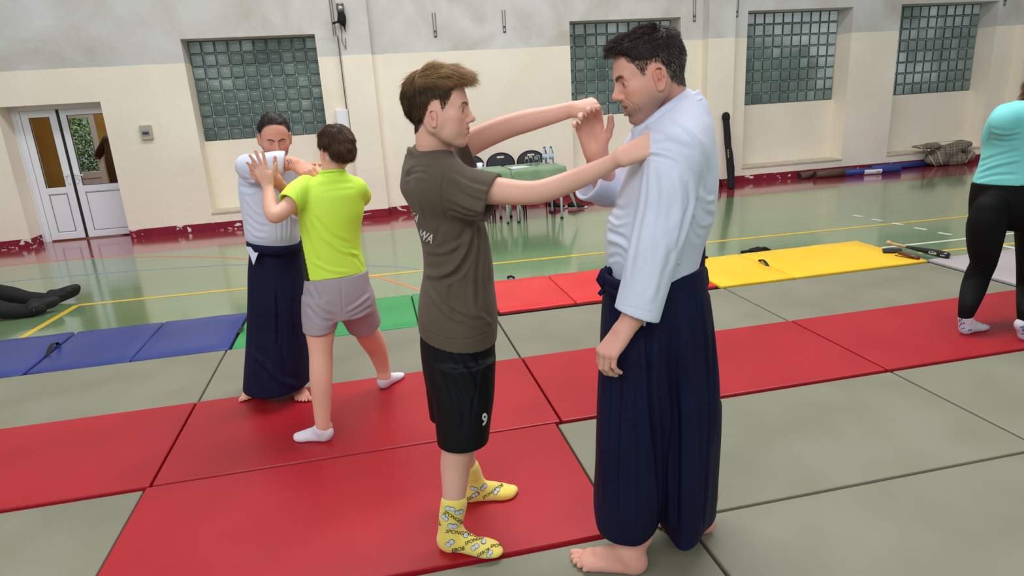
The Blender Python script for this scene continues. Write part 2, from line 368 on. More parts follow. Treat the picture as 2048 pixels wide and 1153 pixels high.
f.box((ix0+.11, y+.02, .2), (ix1-.11, y+.04, iz0-.12)); f.build('door_frame', M_white, d2)
g = MB(); g.box((ix0+.11, y+.03, iz0), (ix1-.11, y+.034, iz1)); g.build('pane', M_glass, d2)
g = MB(); g.tube([(ix1-.045, y-.01, .98), (ix1-.045, y-.06, .98), (ix1-.15, y-.06, .98)], .012, 8); g.build('door_handle', mat('dark_handle', (40, 36, 32), .4), d2)
l = bpy.data.lights.new('corridor_fill', 'AREA'); l.size = 1.2; l.energy = 26; l.color = (1, .93, .8); o = bpy.data.objects.new('corridor_fill', l); COL.objects.link(o); o.location = (-4.2, DY+1.6, 2.58)  # unseen fill light, added to brighten the corridor
# shrub outdoors behind the corridor door
rs = random.Random(5)
mb = MB()
bc = at(165, 290, CB+2.2)
for i in range(7000):
    c_ = V(rs.gauss(bc.x, .45), CB+2.2+rs.uniform(-.5, .6), rs.uniform(.1, 2.7-.5*rs.random())); d_ = V(rs.uniform(-1, 1), rs.uniform(-1, 1), rs.uniform(-.6, 1)).normalized(); e_ = d_.orthogonal().normalized()*.017; 
    mb.poly([c_, c_+d_*.03+e_, c_+d_*.07, c_+d_*.03-e_])
bush = mb.build('shrub', mat('leaf_green', (60, 96, 38), .5, (120, 150, 70), 3)); tag(bush, 'leafy green shrub outdoors seen through the corridor door glass', 'shrub')
mb = MB(); mb.box((-16, CB+.2, -.05), (2, CB+12, -.01)); tag(mb.build('lawn', mat('grass', (86, 116, 56), .9, (110, 134, 70), 5)), kind='structure')
area('daylight_garden', (-6, CB+1.2, 4.5), (-6.2, CB+2.4, 1), 3, 2, 260, (1, 1, .95))
# ================================================================ mats
M_grey = mat('grey_tatami_vinyl', (122, 121, 103), .5, (131, 130, 113), 2.2, bump=.22, bscale=26, bump2=.5, bscale2=2.2, spec=.4)
M_red = mat('red_tatami_vinyl', (158, 16, 30), .42, (168, 24, 38), 2.0, bump=.22, bscale=30, bump2=.4, bscale2=2, spec=.5)
M_blue = mat('blue_vinyl', (42, 55, 118), .38, (49, 62, 128), 2, bump=.5, bscale=5, spec=.5)
M_green = mat('green_vinyl', (46, 140, 78), .4, (56, 150, 86), 2, bump=.5, bscale=5)
M_redf = mat('bright_red_vinyl', (204, 40, 44), .4, (214, 52, 52), 2, bump=.5, bscale=5)
M_yel = mat('yellow_vinyl', (232, 186, 36), .42, (238, 194, 44), 2, bump=.45, bscale=5)
M_lil = mat('lilac_grey_vinyl', (164, 156, 158), .45, (172, 164, 166), 2, bump=.4, bscale=5)
M_blk = mat('black_webbing', (16, 16, 18), .6, bump=.3, bscale=120)
M_under = mat('mat_underside', (20, 19, 22), .8)
M_seam = mat('pale_seam', (186, 184, 172), .6)
def judo(name, x0, x1, y0, y1, h, m, label, group=None, rz=0.0):
    e = empty(name, ((x0+x1)/2, (y0+y1)/2, 0), label, 'mat', group, rz)
    g = .006
    def sub(part, z0, z1, mm, ins, bev):
        b = MB(); b.box((-(x1-x0)/2+g+ins, -(y1-y0)/2+g+ins, z0), ((x1-x0)/2-g-ins, (y1-y0)/2-g-ins, z1), bev)
        me = bpy.data.meshes.new(part); bmesh.ops.recalc_face_normals(b.bm, faces=b.bm.faces); b.bm.to_mesh(me); b.bm.free()
        o = bpy.data.objects.new(part, me); COL.objects.link(o); o.parent = e; me.materials.append(mm); return o
    sub('cover', .006, h, m, 0, .007); sub('anti_slip_base', 0.0, .006, M_under, .004, 0)
    return e
Y0, Y1, Y2, Y3, Y4 = 2.060, 2.985, 3.910, 4.815, 5.715
HG, HR = .044, .056
A, B, C, D = -1.160, .824, 2.783, 4.80
judo('tatami_mat', -3.14, A, Y2, Y3, HG, M_grey, 'grey mat beside the blue folding mats and left of the navy skirt')
judo('tatami_mat', A, B, Y2, Y3, HG, M_grey, 'grey mat behind the person in the navy skirt, in front of the green folding mat')
judo('tatami_mat', B, C, Y2, Y3, HG, M_grey, 'grey mat in front of the bright red folding mat')
judo('tatami_mat', C, D, Y2, Y3, HG, M_grey, 'grey mat in front of the yellow folding mat')
judo('tatami_mat', -5.1, -3.14, Y2, Y3, HG, M_grey, 'grey mat cut by the left picture edge beside the blue mats')
judo('tatami_mat', -3.14, A, Y1, Y2, HR, M_red, 'red mat at the left picture edge, in front of the grey row')
judo('tatami_mat', A, B, Y1, Y2, HR, M_red, 'red mat under the child in white socks')
judo('tatami_mat', B, C, Y1, Y2, HR, M_red, 'red mat behind the man in the white jacket')
judo('tatami_mat', C, D+.02, Y1, Y2, HR, M_red, 'red mat under the woman in the turquoise shirt')
judo('tatami_mat', -3.15, A-.022, Y0-.02, Y1, HG, M_grey, 'grey mat in the lower left picture corner')
judo('tatami_mat', A-.02, B-.03, Y0, Y1, HR, M_red, 'red mat under the teenager in yellow socks, nearest of the red ones')
judo('tatami_mat', B-.028, 2.80, Y0+.02, Y1, HG, M_grey, 'grey mat directly right of the nearest red mat')
judo('tatami_mat', 2.802, 4.80, Y0+.02, Y1, HG, M_grey, 'grey mat at the right edge in front of the red mat under the woman')
judo('tatami_mat', 1.062, 3.05, Y0-.91, Y0+.018, HG, M_grey, 'grey mat in the lower right picture corner')
judo('tatami_mat', -.93, 1.06, Y0-.91, Y0-.002, HG, M_grey, 'grey mat under the bare front foot of the man in the white jacket')
judo('tatami_mat', -2.93, -.932, Y0-.94, Y0-.022, HG, M_grey, 'grey mat just below the lower left frame edge')
# faint scratches on the left grey mat
def folding(x0, xs, y0, y1, h, m, label, lab_in=None, group=None, rz=0):
    xs = [x0]+list(xs); cx_ = (xs[0]+xs[-1])/2
    e = empty('folding_mat', (cx_, (y0+y1)/2, 0), label, 'mat', group, rz)
    for a, b in zip(xs, xs[1:]):
        q = MB(); vs = q.box((a-cx_+.004, -(y1-y0)/2, .010), (b-cx_-.004, (y1-y0)/2, h), .012)
        me = bpy.data.meshes.new('panel'); bmesh.ops.subdivide_edges(q.bm, edges=[ed for ed in q.bm.edges if ed.calc_length() > .3], cuts=5, use_grid_fill=True)
        bmesh.ops.recalc_face_normals(q.bm, faces=q.bm.faces); q.bm.to_mesh(me); q.bm.free()
        for v in me.vertices:
            if v.co.z > h*.8: v.co.z += .0025*math.sin(v.co.x*17+a*3)*math.cos(v.co.y*13)
        o = bpy.data.objects.new('panel', me); COL.objects.link(o); o.parent = e; me.materials.append(m)
        for p in me.polygons: p.use_smooth = True
    q = MB(); q.box((xs[0]-cx_+.002, -(y1-y0)/2-.004, .0), (xs[-1]-cx_-.002, (y1-y0)/2+.003, .024), .003)
    me = bpy.data.meshes.new('underside'); q.bm.to_mesh(me); q.bm.free(); o = bpy.data.objects.new('underside', me); COL.objects.link(o); o.parent = e; me.materials.append(M_under)
    return e
def handle(P0, P1, hh, parent, wid=.03):
    P0, P1 = Vector(P0), Vector(P1); d = P1-P0; n = d.cross(V(0, 0, 1)).normalized()*wid/2; mb = MB(); k = 10; prev = None
    for i in range(k+1):
        t = i/k; p = P0+d*t+V(0, 0, hh*math.sin(math.pi*t)**.7)+n*.6*math.sin(math.pi*t)
        a, b = p-n, p+n
        if prev: mb.poly([prev[0], prev[1], b, a], .003, (p-prev[2]).cross(n).normalized())
        prev = (a, b, p)
    return mb.build('carry_handle', M_blk, parent)
f1 = folding(-3.85, (-3.17, -2.492), 4.822, 5.72, .05, M_blue, 'blue folding mat at the left picture edge, beyond the black handle')
f2 = folding(-2.474, (-1.81, -1.148), 4.822, 5.71, .05, M_blue, 'blue folding mat of two panels next to the green one')
f3 = folding(-1.135, (-.45, .232, .86), 4.822, 5.70, .045, M_green, 'green folding mat behind the child in grey shorts')
f4 = folding(.875, (1.515, 2.15, 2.765), 4.90, 5.80, .05, M_redf, 'bright red folding mat between the green and yellow ones')
f5 = folding(2.78, (3.49, 4.83), 4.862, 5.78, .05, M_yel, 'yellow folding mat with a wooden bat lying at its end')
f6 = folding(4.862, (5.90, 6.95), 3.93, 4.90, .05, M_lil, 'lilac grey folding mat at the right picture edge behind the woman')
handle(fl(95, 712, .05), fl(117, 690, .05), .05, f1); handle(fl(1519, 522, .05), fl(1536, 533, .05), .035, f5)
handle(fl(478, 666, .05), fl(484, 655, .05), .02, f2)
# ================================================================ organic modelling: smooth-blended solids turned into one mesh
def cr(P, n):          # catmull-rom resample of rows
    P = np.asarray(P, float)
    Q = np.vstack([2*P[0]-P[1], P, 2*P[-1]-P[-2]]); out = []
    for i in range(1, len(Q)-2):
        t = np.linspace(0, 1, n, endpoint=False)[:, None]; a, b, c, d = Q[i-1:i+3]
        out.append(.5*((2*b)+(c-a)*t+(2*a-5*b+4*c-d)*t*t+(3*b-a-3*c+d)*t**3))
    return np.vstack(out+[P[-1:]])
class SDF:
    def __init__(s): s.ops = []
    def add(s, kind, lo, hi, fn, k, mode='u'):
        s.ops.append((np.asarray(lo, float), np.asarray(hi, float), fn, k, mode)); return s
    def cone(s, a, b, ra, rb, k=.01, mode='u'):
        a = np.array(a, float); b = np.array(b, float); ba = b-a; L2 = ba@ba+1e-12; R = max(ra, rb)
        def fn(x, y, z):
            px, py, pz = x-a[0], y-a[1], z-a[2]; h = np.clip((px*ba[0]+py*ba[1]+pz*ba[2])/L2, 0, 1)
            return np.sqrt((px-ba[0]*h)**2+(py-ba[1]*h)**2+(pz-ba[2]*h)**2)-(ra+(rb-ra)*h)
        return s.add('c', np.minimum(a, b)-R, np.maximum(a, b)+R, fn, k, mode)
    def chain(s, pts, rs, k=.01, mode='u', sub=4):
        D = np.array([list(p)+[r] for p, r in zip(pts, rs)], float)
        if len(D) > 2: D = cr(D, sub)
        segs = list(zip(D[:-1], D[1:])); m = D[:, 3].max()
        def fn(x, y, z):
            out = None
            for a, b in segs:
                ba = b[:3]-a[:3]; L2 = ba@ba+1e-12; px, py, pz = x-a[0], y-a[1], z-a[2]; h = np.clip((px*ba[0]+py*ba[1]+pz*ba[2])/L2, 0, 1)
                e = np.sqrt((px-ba[0]*h)**2+(py-ba[1]*h)**2+(pz-ba[2]*h)**2)-(a[3]+(b[3]-a[3])*h); out = e if out is None else np.minimum(out, e)
            return out
        return s.add('c', D[:, :3].min(0)-m, D[:, :3].max(0)+m, fn, k, mode)
    def ell(s, c, r, R=None, k=.01, mode='u'):
        c = np.array(c, float); r = np.array(r, float); R = np.eye(3) if R is None else np.array(R, float)   # rows of R = axes
        m = r.max()
        def fn(x, y, z):
            px, py, pz = x-c[0], y-c[1], z-c[2]; k0 = 0; k1 = 0
            for i in range(3):
                q = px*R[i, 0]+py*R[i, 1]+pz*R[i, 2]; k0 = k0+(q/r[i])**2; k1 = k1+(q/r[i]**2)**2
            k0 = np.sqrt(k0); return k0*(k0-1)/np.sqrt(k1+1e-9)
        return s.add('e', c-m, c+m, fn, k, mode)
    def loft(s, rows, ex, ey, k=.01, mode='u', n=2.0, mod=None, flat=True):
        """rows: (x, y, z, a, b) sorted by z; ellipse sections in the ex / ey directions"""
        rows = np.array(sorted([tuple(r) for r in rows], key=lambda r: r[2])); D = cr(rows, 8); D = D[np.argsort(D[:, 2])]
        ex = np.array(ex, float); ey = np.array(ey, float); zs = D[:, 2]; m = max(D[:, 3].max(), D[:, 4].max())*1.15
        lo = np.array([D[:, 0].min()-m, D[:, 1].min()-m, zs[0]]); hi = np.array([D[:, 0].max()+m, D[:, 1].max()+m, zs[-1]])
        def fn(x, y, z):
            sh = np.broadcast(x, y, z).shape; zc = np.clip(z, zs[0], zs[-1]); g = lambda i: np.interp(zc, zs, D[:, i])
            cx_, cy_, a, b = g(0), g(1), g(3), g(4); dx, dy = x-cx_, y-cy_
            u = dx*ex[0]+dy*ex[1]; v = dx*ey[0]+dy*ey[1]
            if mod is not None:
                f = mod(np.arctan2(v/b, u/a), zc+0*u); a = a*f; b = b*f
            if n == 2.0:
                k0 = np.sqrt((u/a)**2+(v/b)**2)+1e-6; k1 = np.sqrt((u/a**2)**2+(v/b**2)**2)+1e-6; d = k0*(k0-1)/k1
            else:
                k0 = (np.abs(u/a)**n+np.abs(v/b)**n)**(1/n); d = (k0-1)*np.minimum(a, b)
            e = np.maximum(zs[0]-z, z-zs[-1])+0*d
            return np.maximum(d, e) if flat else np.where(e > 0, np.sqrt(np.maximum(d, 0)**2+e*e)-0, d)
        return s.add('l', lo, hi, fn, k, mode)
    def plane(s, p, n, mode='cut', box=None):      # remove the side n points to
        p = np.array(p, float); n = np.array(Vector(n).normalized(), float)
        def fn(x, y, z): return (x-p[0])*n[0]+(y-p[1])*n[1]+(z-p[2])*n[2]
        lo, hi = (np.full(3, -1e9), np.full(3, 1e9)) if box is None else box
        return s.add('p', lo, hi, fn, 0, mode if box is None else 'cutbox')
    def field(s, lo, hi, h):
        lo = np.array(lo, float); n = np.ceil((np.array(hi)-lo)/h).astype(int)+1
        ax = [lo[i]+h*np.arange(n[i]) for i in range(3)]; d = np.full(n, .08, np.float32)
        for (l, u, fn, k, mode) in s.ops:
            pad = (0 if mode == 'cutbox' else .03+3*k); i0 = np.clip(np.floor((l-pad-lo)/h), 0, n).astype(int); i1 = np.clip(np.ceil((u+pad-lo)/h)+1, 0, n).astype(int)
            if (i1 <= i0).any(): continue
            x = ax[0][i0[0]:i1[0], None, None]; y = ax[1][None, i0[1]:i1[1], None]; z = ax[2][None, None, i0[2]:i1[2]]
            e = fn(x, y, z); sl = tuple(slice(i0[i], i1[i]) for i in range(3)); c = d[sl]; k_ = max(k, 1e-5)
            if mode == 'u':
                t = np.maximum(k_-np.abs(c-e), 0)/k_; r = np.minimum(c, e)-t*t*k_*.25
            elif mode == 's':
                t = np.maximum(k_-np.abs(c+e), 0)/k_; r = np.maximum(c, -e)+t*t*k_*.25
            elif mode == 'i':
                r = np.maximum(c, e)
            else: r = np.maximum(c, e)
            d[sl] = r
        return d, lo, n
    def at_points(s, p):
        d = np.full(len(p), .08)
        for (l, u, fn, k, mode) in s.ops:
            pad = (0 if mode == 'cutbox' else .03+3*k); m = ((p > l-pad) & (p < u+pad)).all(1)
            if not m.any(): continue
            q = p[m]; e = fn(q[:, 0], q[:, 1], q[:, 2]); c = d[m]; k_ = max(k, 1e-5)
            if mode == 'u': t = np.maximum(k_-np.abs(c-e), 0)/k_; d[m] = np.minimum(c, e)-t*t*k_*.25
            elif mode == 's': t = np.maximum(k_-np.abs(c+e), 0)/k_; d[m] = np.maximum(c, -e)+t*t*k_*.25
            else: d[m] = np.maximum(c, e)
        return d
    def grad(s, p, e=.002):
        g = np.stack([s.at_points(p+np.eye(3)[i]*e)-s.at_points(p-np.eye(3)[i]*e) for i in range(3)], 1); return g/(np.linalg.norm(g, axis=1)[:, None]+1e-12)
    def mesh(s, h, lo=None, hi=None, cut=None):
        if lo is None:
            L_ = [o for o in s.ops if o[4] == 'u']; lo = np.min([o[0] for o in L_], 0)-.02; hi = np.max([o[1] for o in L_], 0)+.02
        d, lo, n = s.field(lo, hi, h); return nets(d, lo, h)
def nets(d, lo, h):
    ins = d < 0; n = np.array(d.shape)
    c = ins[:-1, :-1, :-1].astype(np.int8)
    tot = sum(ins[i:n[0]-1+i, j:n[1]-1+j, k:n[2]-1+k].astype(np.int8) for i in (0, 1) for j in (0, 1) for k in (0, 1))
    act = np.argwhere((tot > 0) & (tot < 8)); idx = np.full(n-1, -1, np.int32); idx[tuple(act.T)] = np.arange(len(act))
    cor = [(i, j, k) for i in (0, 1) for j in (0, 1) for k in (0, 1)]
    val = {c_: d[act[:, 0]+c_[0], act[:, 1]+c_[1], act[:, 2]+c_[2]] for c_ in cor}
    acc = np.zeros((len(act), 3)); cnt = np.zeros(len(act))
    for a in cor:
        for ax in range(3):
            if a[ax] == 0:
                b = list(a); b[ax] = 1; b = tuple(b); va, vb = val[a], val[b]; m = (va < 0) != (vb < 0)
                t = np.where(m, va/np.where(m, va-vb, 1), 0); p = np.repeat(np.array(a, float)[None], len(act), 0); p[:, ax] += t
                acc[m] += p[m]; cnt[m] += 1
    verts = lo+(act+acc/cnt[:, None])*h
    quads = []
    for ax in range(3):
        o1, o2 = [q for q in range(3) if q != ax]
        sl0 = [slice(None)]*3; sl1 = [slice(None)]*3; sl0[ax] = slice(0, -1); sl1[ax] = slice(1, None)
        A_, B_ = ins[tuple(sl0)], ins[tuple(sl1)]; e = np.argwhere(A_ != B_)
        e = e[(e[:, o1] > 0) & (e[:, o2] > 0) & (e[:, o1] < n[o1]-1) & (e[:, o2] < n[o2]-1)]
        flip = A_[tuple(e.T)]
        def cell(d1, d2):
            q = e.copy(); q[:, o1] -= d1; q[:, o2] -= d2; return idx[tuple(q.T)]
        q = np.stack([cell(0, 0), cell(1, 0), cell(1, 1), cell(0, 1)], 1)
        if ax == 1: flip = ~flip
        q[~flip] = q[~flip][:, ::-1]; quads.append(q)
    F = np.vstack(quads); F = F[(F >= 0).all(1)]
    a, b, c, d = (verts[F[:, i]] for i in range(4))
    if (np.cross(c-a, d-b)*(a+b+c+d-4*verts.mean(0))).sum() < 0: F = F[:, ::-1]
    return verts, F
def vnormals(v, F):
    a, b, c, d = (v[F[:, i]] for i in range(4)); fn = np.cross(c-a, d-b); N = np.zeros_like(v)
    for i in range(4): np.add.at(N, F[:, i], fn)
    return N/(np.linalg.norm(N, axis=1)[:, None]+1e-12)
def smooth_v(v, F, it=1, lam=.5):
    E_ = np.vstack([F[:, [0, 1]], F[:, [1, 2]], F[:, [2, 3]], F[:, [3, 0]]])
    for _ in range(it):
        S = np.zeros_like(v); C_ = np.zeros(len(v)); np.add.at(S, E_[:, 0], v[E_[:, 1]]); np.add.at(S, E_[:, 1], v[E_[:, 0]]); np.add.at(C_, E_[:, 0], 1); np.add.at(C_, E_[:, 1], 1)
        v = v+lam*(S/C_[:, None]-v)
    return v
def mknoise(seed, n=24):
    r = np.random.RandomState(seed); K = r.normal(size=(n, 3)); K /= np.linalg.norm(K, axis=1)[:, None]; f = r.uniform(.6, 1.6, n); ph = r.uniform(0, 6.28, n)
    def fn(v, sc):
        return np.sin((v@(K*f[:, None]).T)*sc+ph).sum(1)/math.sqrt(n)
    return fn
def to_object(name, v, F, m, parent=None, tint=None):
    me = bpy.data.meshes.new(name)
    me.vertices.add(len(v)); me.vertices.foreach_set('co', np.asarray(v, np.float32).ravel())
    me.loops.add(F.size); me.loops.foreach_set('vertex_index', F.astype(np.int32).ravel())
    me.polygons.add(len(F)); me.polygons.foreach_set('loop_start', np.arange(0, F.size, 4, dtype=np.int32)); me.polygons.foreach_set('loop_total', np.full(len(F), 4, np.int32))
    me.update(calc_edges=True); me.polygons.foreach_set('use_smooth', np.ones(len(F), bool))
    if tint is not None:
        a = me.color_attributes.new('tint', 'FLOAT_COLOR', 'POINT'); t = np.ones((len(v), 4), np.float32); t[:, :3] = tint; a.data.foreach_set('color', t.ravel())
    return link(name, me, m, parent)
def parts_join(L_):      # several (v, F) into one
    o = 0; vs, fs = [], []
    for v, F in L_: vs.append(v); fs.append(F+o); o += len(v)
    return np.vstack(vs), np.vstack(fs)
def multires(sd, h, boxes):
    """whole figure at step h; inside each box (lo, hi, step) the finer mesh replaces the coarse one"""
    v, F = sd.mesh(h); out = []
    def inside(c, b, pad=0): return ((c > np.array(b[0])+pad) & (c < np.array(b[1])-pad)).all(1)
    keep = np.ones(len(F), bool); c = v[F].mean(1)
    for b in boxes: keep &= ~inside(c, b, 0)
    out.append((v, F[keep]))
    for i, b in enumerate(boxes):
        e = b[2]*1.5
        v2, F2 = sd.mesh(b[2], np.array(b[0])-e-h*.6, np.array(b[1])+e+h*.6); c2 = v2[F2].mean(1); k2 = inside(c2, b, -h*.55)
        for b2 in boxes[:i]: k2 &= ~inside(c2, b2)
        out.append((v2, F2[k2]))
    v, F = parts_join(out)
    used = np.unique(F); rm = np.full(len(v), -1); rm[used] = np.arange(len(used)); return v[used], rm[F]
class Folds:
    """creases: polylines in space that push the surface in or out"""
    def __init__(s): s.L = []
    def add(s, pts, depth, width): s.L.append((np.array([tuple(p) for p in pts], float), depth, width))
    def apply(s, v, N):
        out = np.zeros(len(v))
        for P, dep, wd in s.L:
            lo = P.min(0)-3*wd; hi = P.max(0)+3*wd; m = ((v > lo) & (v < hi)).all(1)
            if not m.any(): continue
            q = v[m]; best = np.full(len(q), 1e9); bt = np.zeros(len(q)); L_ = np.r_[0, np.cumsum(np.linalg.norm(np.diff(P, axis=0), axis=1))]; 
            for i in range(len(P)-1):
                a, b = P[i], P[i+1]; ba = b-a; h = np.clip(((q-a)@ba)/(ba@ba+1e-12), 0, 1); dd = np.linalg.norm(q-a-h[:, None]*ba, axis=1)
                mm = dd < best; best[mm] = dd[mm]; bt[mm] = (L_[i]+h[mm]*(L_[i+1]-L_[i]))/L_[-1]
            taper = np.clip(np.minimum(bt, 1-bt)*5, .0, 1)**.7
            out[m] += dep*taper*(np.exp(-(best/wd)**2)-.45*np.exp(-((best-1.7*wd)/wd)**2))
        return v+N*out[:, None]
def bvh_of(v, F): return BVHTree.FromPolygons([tuple(p) for p in v], [tuple(int(i) for i in f) for f in F])
def hit(bvh, px, py):
    d = ray(px, py).normalized(); r = bvh.ray_cast(CAM, d); return r[0]
def fold_px(fo, bvh, pts, dep, wd):
    P = [hit(bvh, *q) for q in cr(pts, 4)]; P = [p for p in P if p is not None]
    if len(P) > 1: fo.add(P, dep, wd)
def decal(name, polys, bvh, m, parent, off=.0015, thick=0):
    """flat print laid onto a surface: polys are lists of picture positions found on the surface"""
    bm = bmesh.new()
    for P in polys:
        Q = [bvh.ray_cast(CAM, ray(*q).normalized()) for q in P]
        if any(q[0] is None for q in Q): continue
        vs = [bm.verts.new(q[0]+q[1]*off*(1 if q[1].dot(CAM-q[0]) > 0 else -1)) for q in Q]
        try: bm.faces.new(vs)
        except ValueError: pass
    me = bpy.data.meshes.new(name); bm.to_mesh(me); bm.free(); return link(name, me, m, parent)
def glyph(text, shear=0, bold=0):
    """outline triangles of lettering in unit coordinates (x right, y up), about 1 high"""
    c = bpy.data.curves.new('lettering', 'FONT'); c.body = text; c.size = 1.0; c.shear = shear; c.offset = bold; c.resolution_u = 3
    o = bpy.data.objects.new('lettering', c); COL.objects.link(o); dg = bpy.context.evaluated_depsgraph_get(); me = bpy.data.meshes.new_from_object(o.evaluated_get(dg))
    bm = bmesh.new(); bm.from_mesh(me); bmesh.ops.triangulate(bm, faces=bm.faces); bmesh.ops.subdivide_edges(bm, edges=[e for e in bm.edges if e.calc_length() > .35], cuts=1); bmesh.ops.triangulate(bm, faces=bm.faces)
    T = [[(v.co.x, v.co.y) for v in f.verts] for f in bm.faces]; bm.free(); bpy.data.objects.remove(o); bpy.data.curves.remove(c); bpy.data.meshes.remove(me); return T
def glyph_px(T, x, y, size, ang=0, xs=1.0):
    ca, sa = math.cos(math.radians(ang)), math.sin(math.radians(ang))
    return [[(x+(a*xs*ca+b*sa)*size, y+(a*xs*sa-b*ca)*size) for a, b in t] for t in T]
# ================================================================ body building blocks
def npv(*a): return [np.array(tuple(x), float) for x in a]
class Fr:             # a local frame: forward, side, up
    def __init__(s, O, f, s_, u, k=1.0):
        s.O, s.f, s.s, s.u, s.k = *npv(O, f, s_, u), k; s.R = np.stack([s.f, s.s, s.u])
    def p(s, x, y, z): return s.O+s.k*(x*s.f+y*s.s+z*s.u)
    def loc(s, v): return (v-s.O)@s.R.T/s.k
def face_frame(px, py, Y, tilt, yaw, facing, anchor=(-.008, .078, -.012), k=1.0, lean=0):
    """profile head: the ear sits at the given picture position. facing -1 left, +1 right; tilt = nose down; yaw = towards the viewer"""
    P = at(px, py, Y); r, u, c = frame(px, py); th, ph = math.radians(tilt), math.radians(yaw); q = r*facing
    fi = q*math.cos(th)-u*math.sin(th); ui = u*math.cos(th)+q*math.sin(th)
    f = fi*math.cos(ph)+c*math.sin(ph); s = c*math.cos(ph)-fi*math.sin(ph); O = P-(f*anchor[0]+s*anchor[1]+ui*anchor[2])*k
    return Fr(O, f, s, ui, k)
def head(sd, F, jaw=1.0, nose=1.0, mouth=0.0, ears=True, brow=1.0, es=.85, smile=0.0, lids=True):
    k = F.k; R = F.R
    def E(x, y, z, a, b, c, kk=.02, m='u'): sd.ell(F.p(x, y, z), np.array((a, b, c))*k, R, kk*k, m)
    def Cn(a, b, ra, rb, kk=.01, m='u'): sd.cone(F.p(*a), F.p(*b), ra*k, rb*k, kk*k, m)
    E(-.018, 0, .032, .094, .076, .084, .01)
    E(.034, 0, .03, .052, .060, .056, .03)               # forehead
    E(.022, 0, -.034, .060, .056, .074, .03)             # face
    for s in (1, -1):
        Cn((-.012, s*.054, -.055), (.048, s*.026, -.098), .017, .014, .03)      # jaw line
        E(.050, s*.040, -.022, .026, .022, .020, .022)   # cheekbone
        E(.048, s*.034, -.055, .024, .022, .026, .03)    # cheek
        Cn((.070, s*.040, .014), (.080, s*.012, .017), .0085, .009, .018)       # brow ridge
        E(-.01, s*.058, -.02, .035, .018, .04, .02)
    E(.060, 0, -.103*jaw, .020, .024, .017, .022)        # chin
    E(.066, 0, -.066, .024, .029, .026, .02)             # muzzle
    for s in (1, -1): E(.089, s*.031, -.004, .014, .019, .0125, .014, 's')      # eye sockets
    for s in (1, -1):
        E(.0695, s*.031, -.004, .0140, .0155, .0125, .004)
        if lids: E(.0868, s*.031, -.0045, .0100, .0128, .0056, .003, 's')                  # gap between the lids
    Cn((.082, 0, .008), (.101, 0, -.028), .0075, .0090, .012)                   # nose bridge
    E(.101*nose, 0, -.033, .0120, .0105, .0095, .009)
    for s in (1, -1):
        E(.089, s*.0125, -.0375, .0115, .0072, .0078, .006); Cn((.096, s*.007, -.047), (.098, s*.007, -.043), .0028, .0026, .003, 's')
    mo = mouth*.009
    for s in (1, -1):
        Cn((.0868, 0, -.0615+mo*.3), (.076, s*.023, -.0655+smile), .0052, .003, .004); Cn((.0848, 0, -.0735-mo), (.075, s*.022, -.0665+smile), .0062, .003, .004)
        Cn((.095-mo*.4, 0, -.0672-mo*.3), (.083, s*.0235, -.0665+smile), .0016+mo*.55, .0014+mo*.1, .003, 's')
        Cn((.086, 0, -.083-mo), (.080, s*.014, -.082-mo), .0045, .004, .008, 's')
    if ears:
        for s in (1, -1): ear(sd, F, s, es)
def ear(sd, F, s, es=.85):
    k = F.k*es; wd = .86; eu = getattr(F, 'eu', -.012)
    def P(x, z, o=0): return F.p(-.008+(x+.008)*es*wd, s*(.0745+(o+max(0, -x-.0)*.35)*es), z*es+eu)
    R = F.R
    c = -.008
    sd.ell(P(c, -.008, .002), np.array((.0145, .0075, .028))*k, R, .006*k)
    rim = [(c+.013, -.006), (c+.016, .010), (c+.010, .023), (c-.003, .028), (c-.015, .022), (c-.019, .008), (c-.017, -.008), (c-.010, -.022), (c-.002, -.033), (c+.007, -.034), (c+.011, -.024)]
    sd.ell(P(c+.001, .0, .012), np.array((.0095, .0085, .0135))*k, R, .006*k, 's')
    sd.ell(P(c+.001, -.012, .008), np.array((.006, .010, .009))*k, R, .004*k, 's')
    pts = [P(x, z, .007 if i < 9 else .004) for i, (x, z) in enumerate(rim)]
    sd.chain(pts, [a*k for a in (.003, .0036, .004, .004, .004, .0038, .0036, .0038, .005, .005, .0035)], .004*k)
    sd.chain([P(c-.010, .014, .007), P(c-.009, .0, .008), P(c-.005, -.014, .007), P(c+.002, -.020, .006)], [.0026*k]*4, .004*k)
    sd.ell(P(c+.013, -.008, .004), np.array((.004, .005, .006))*k, R, .003*k)
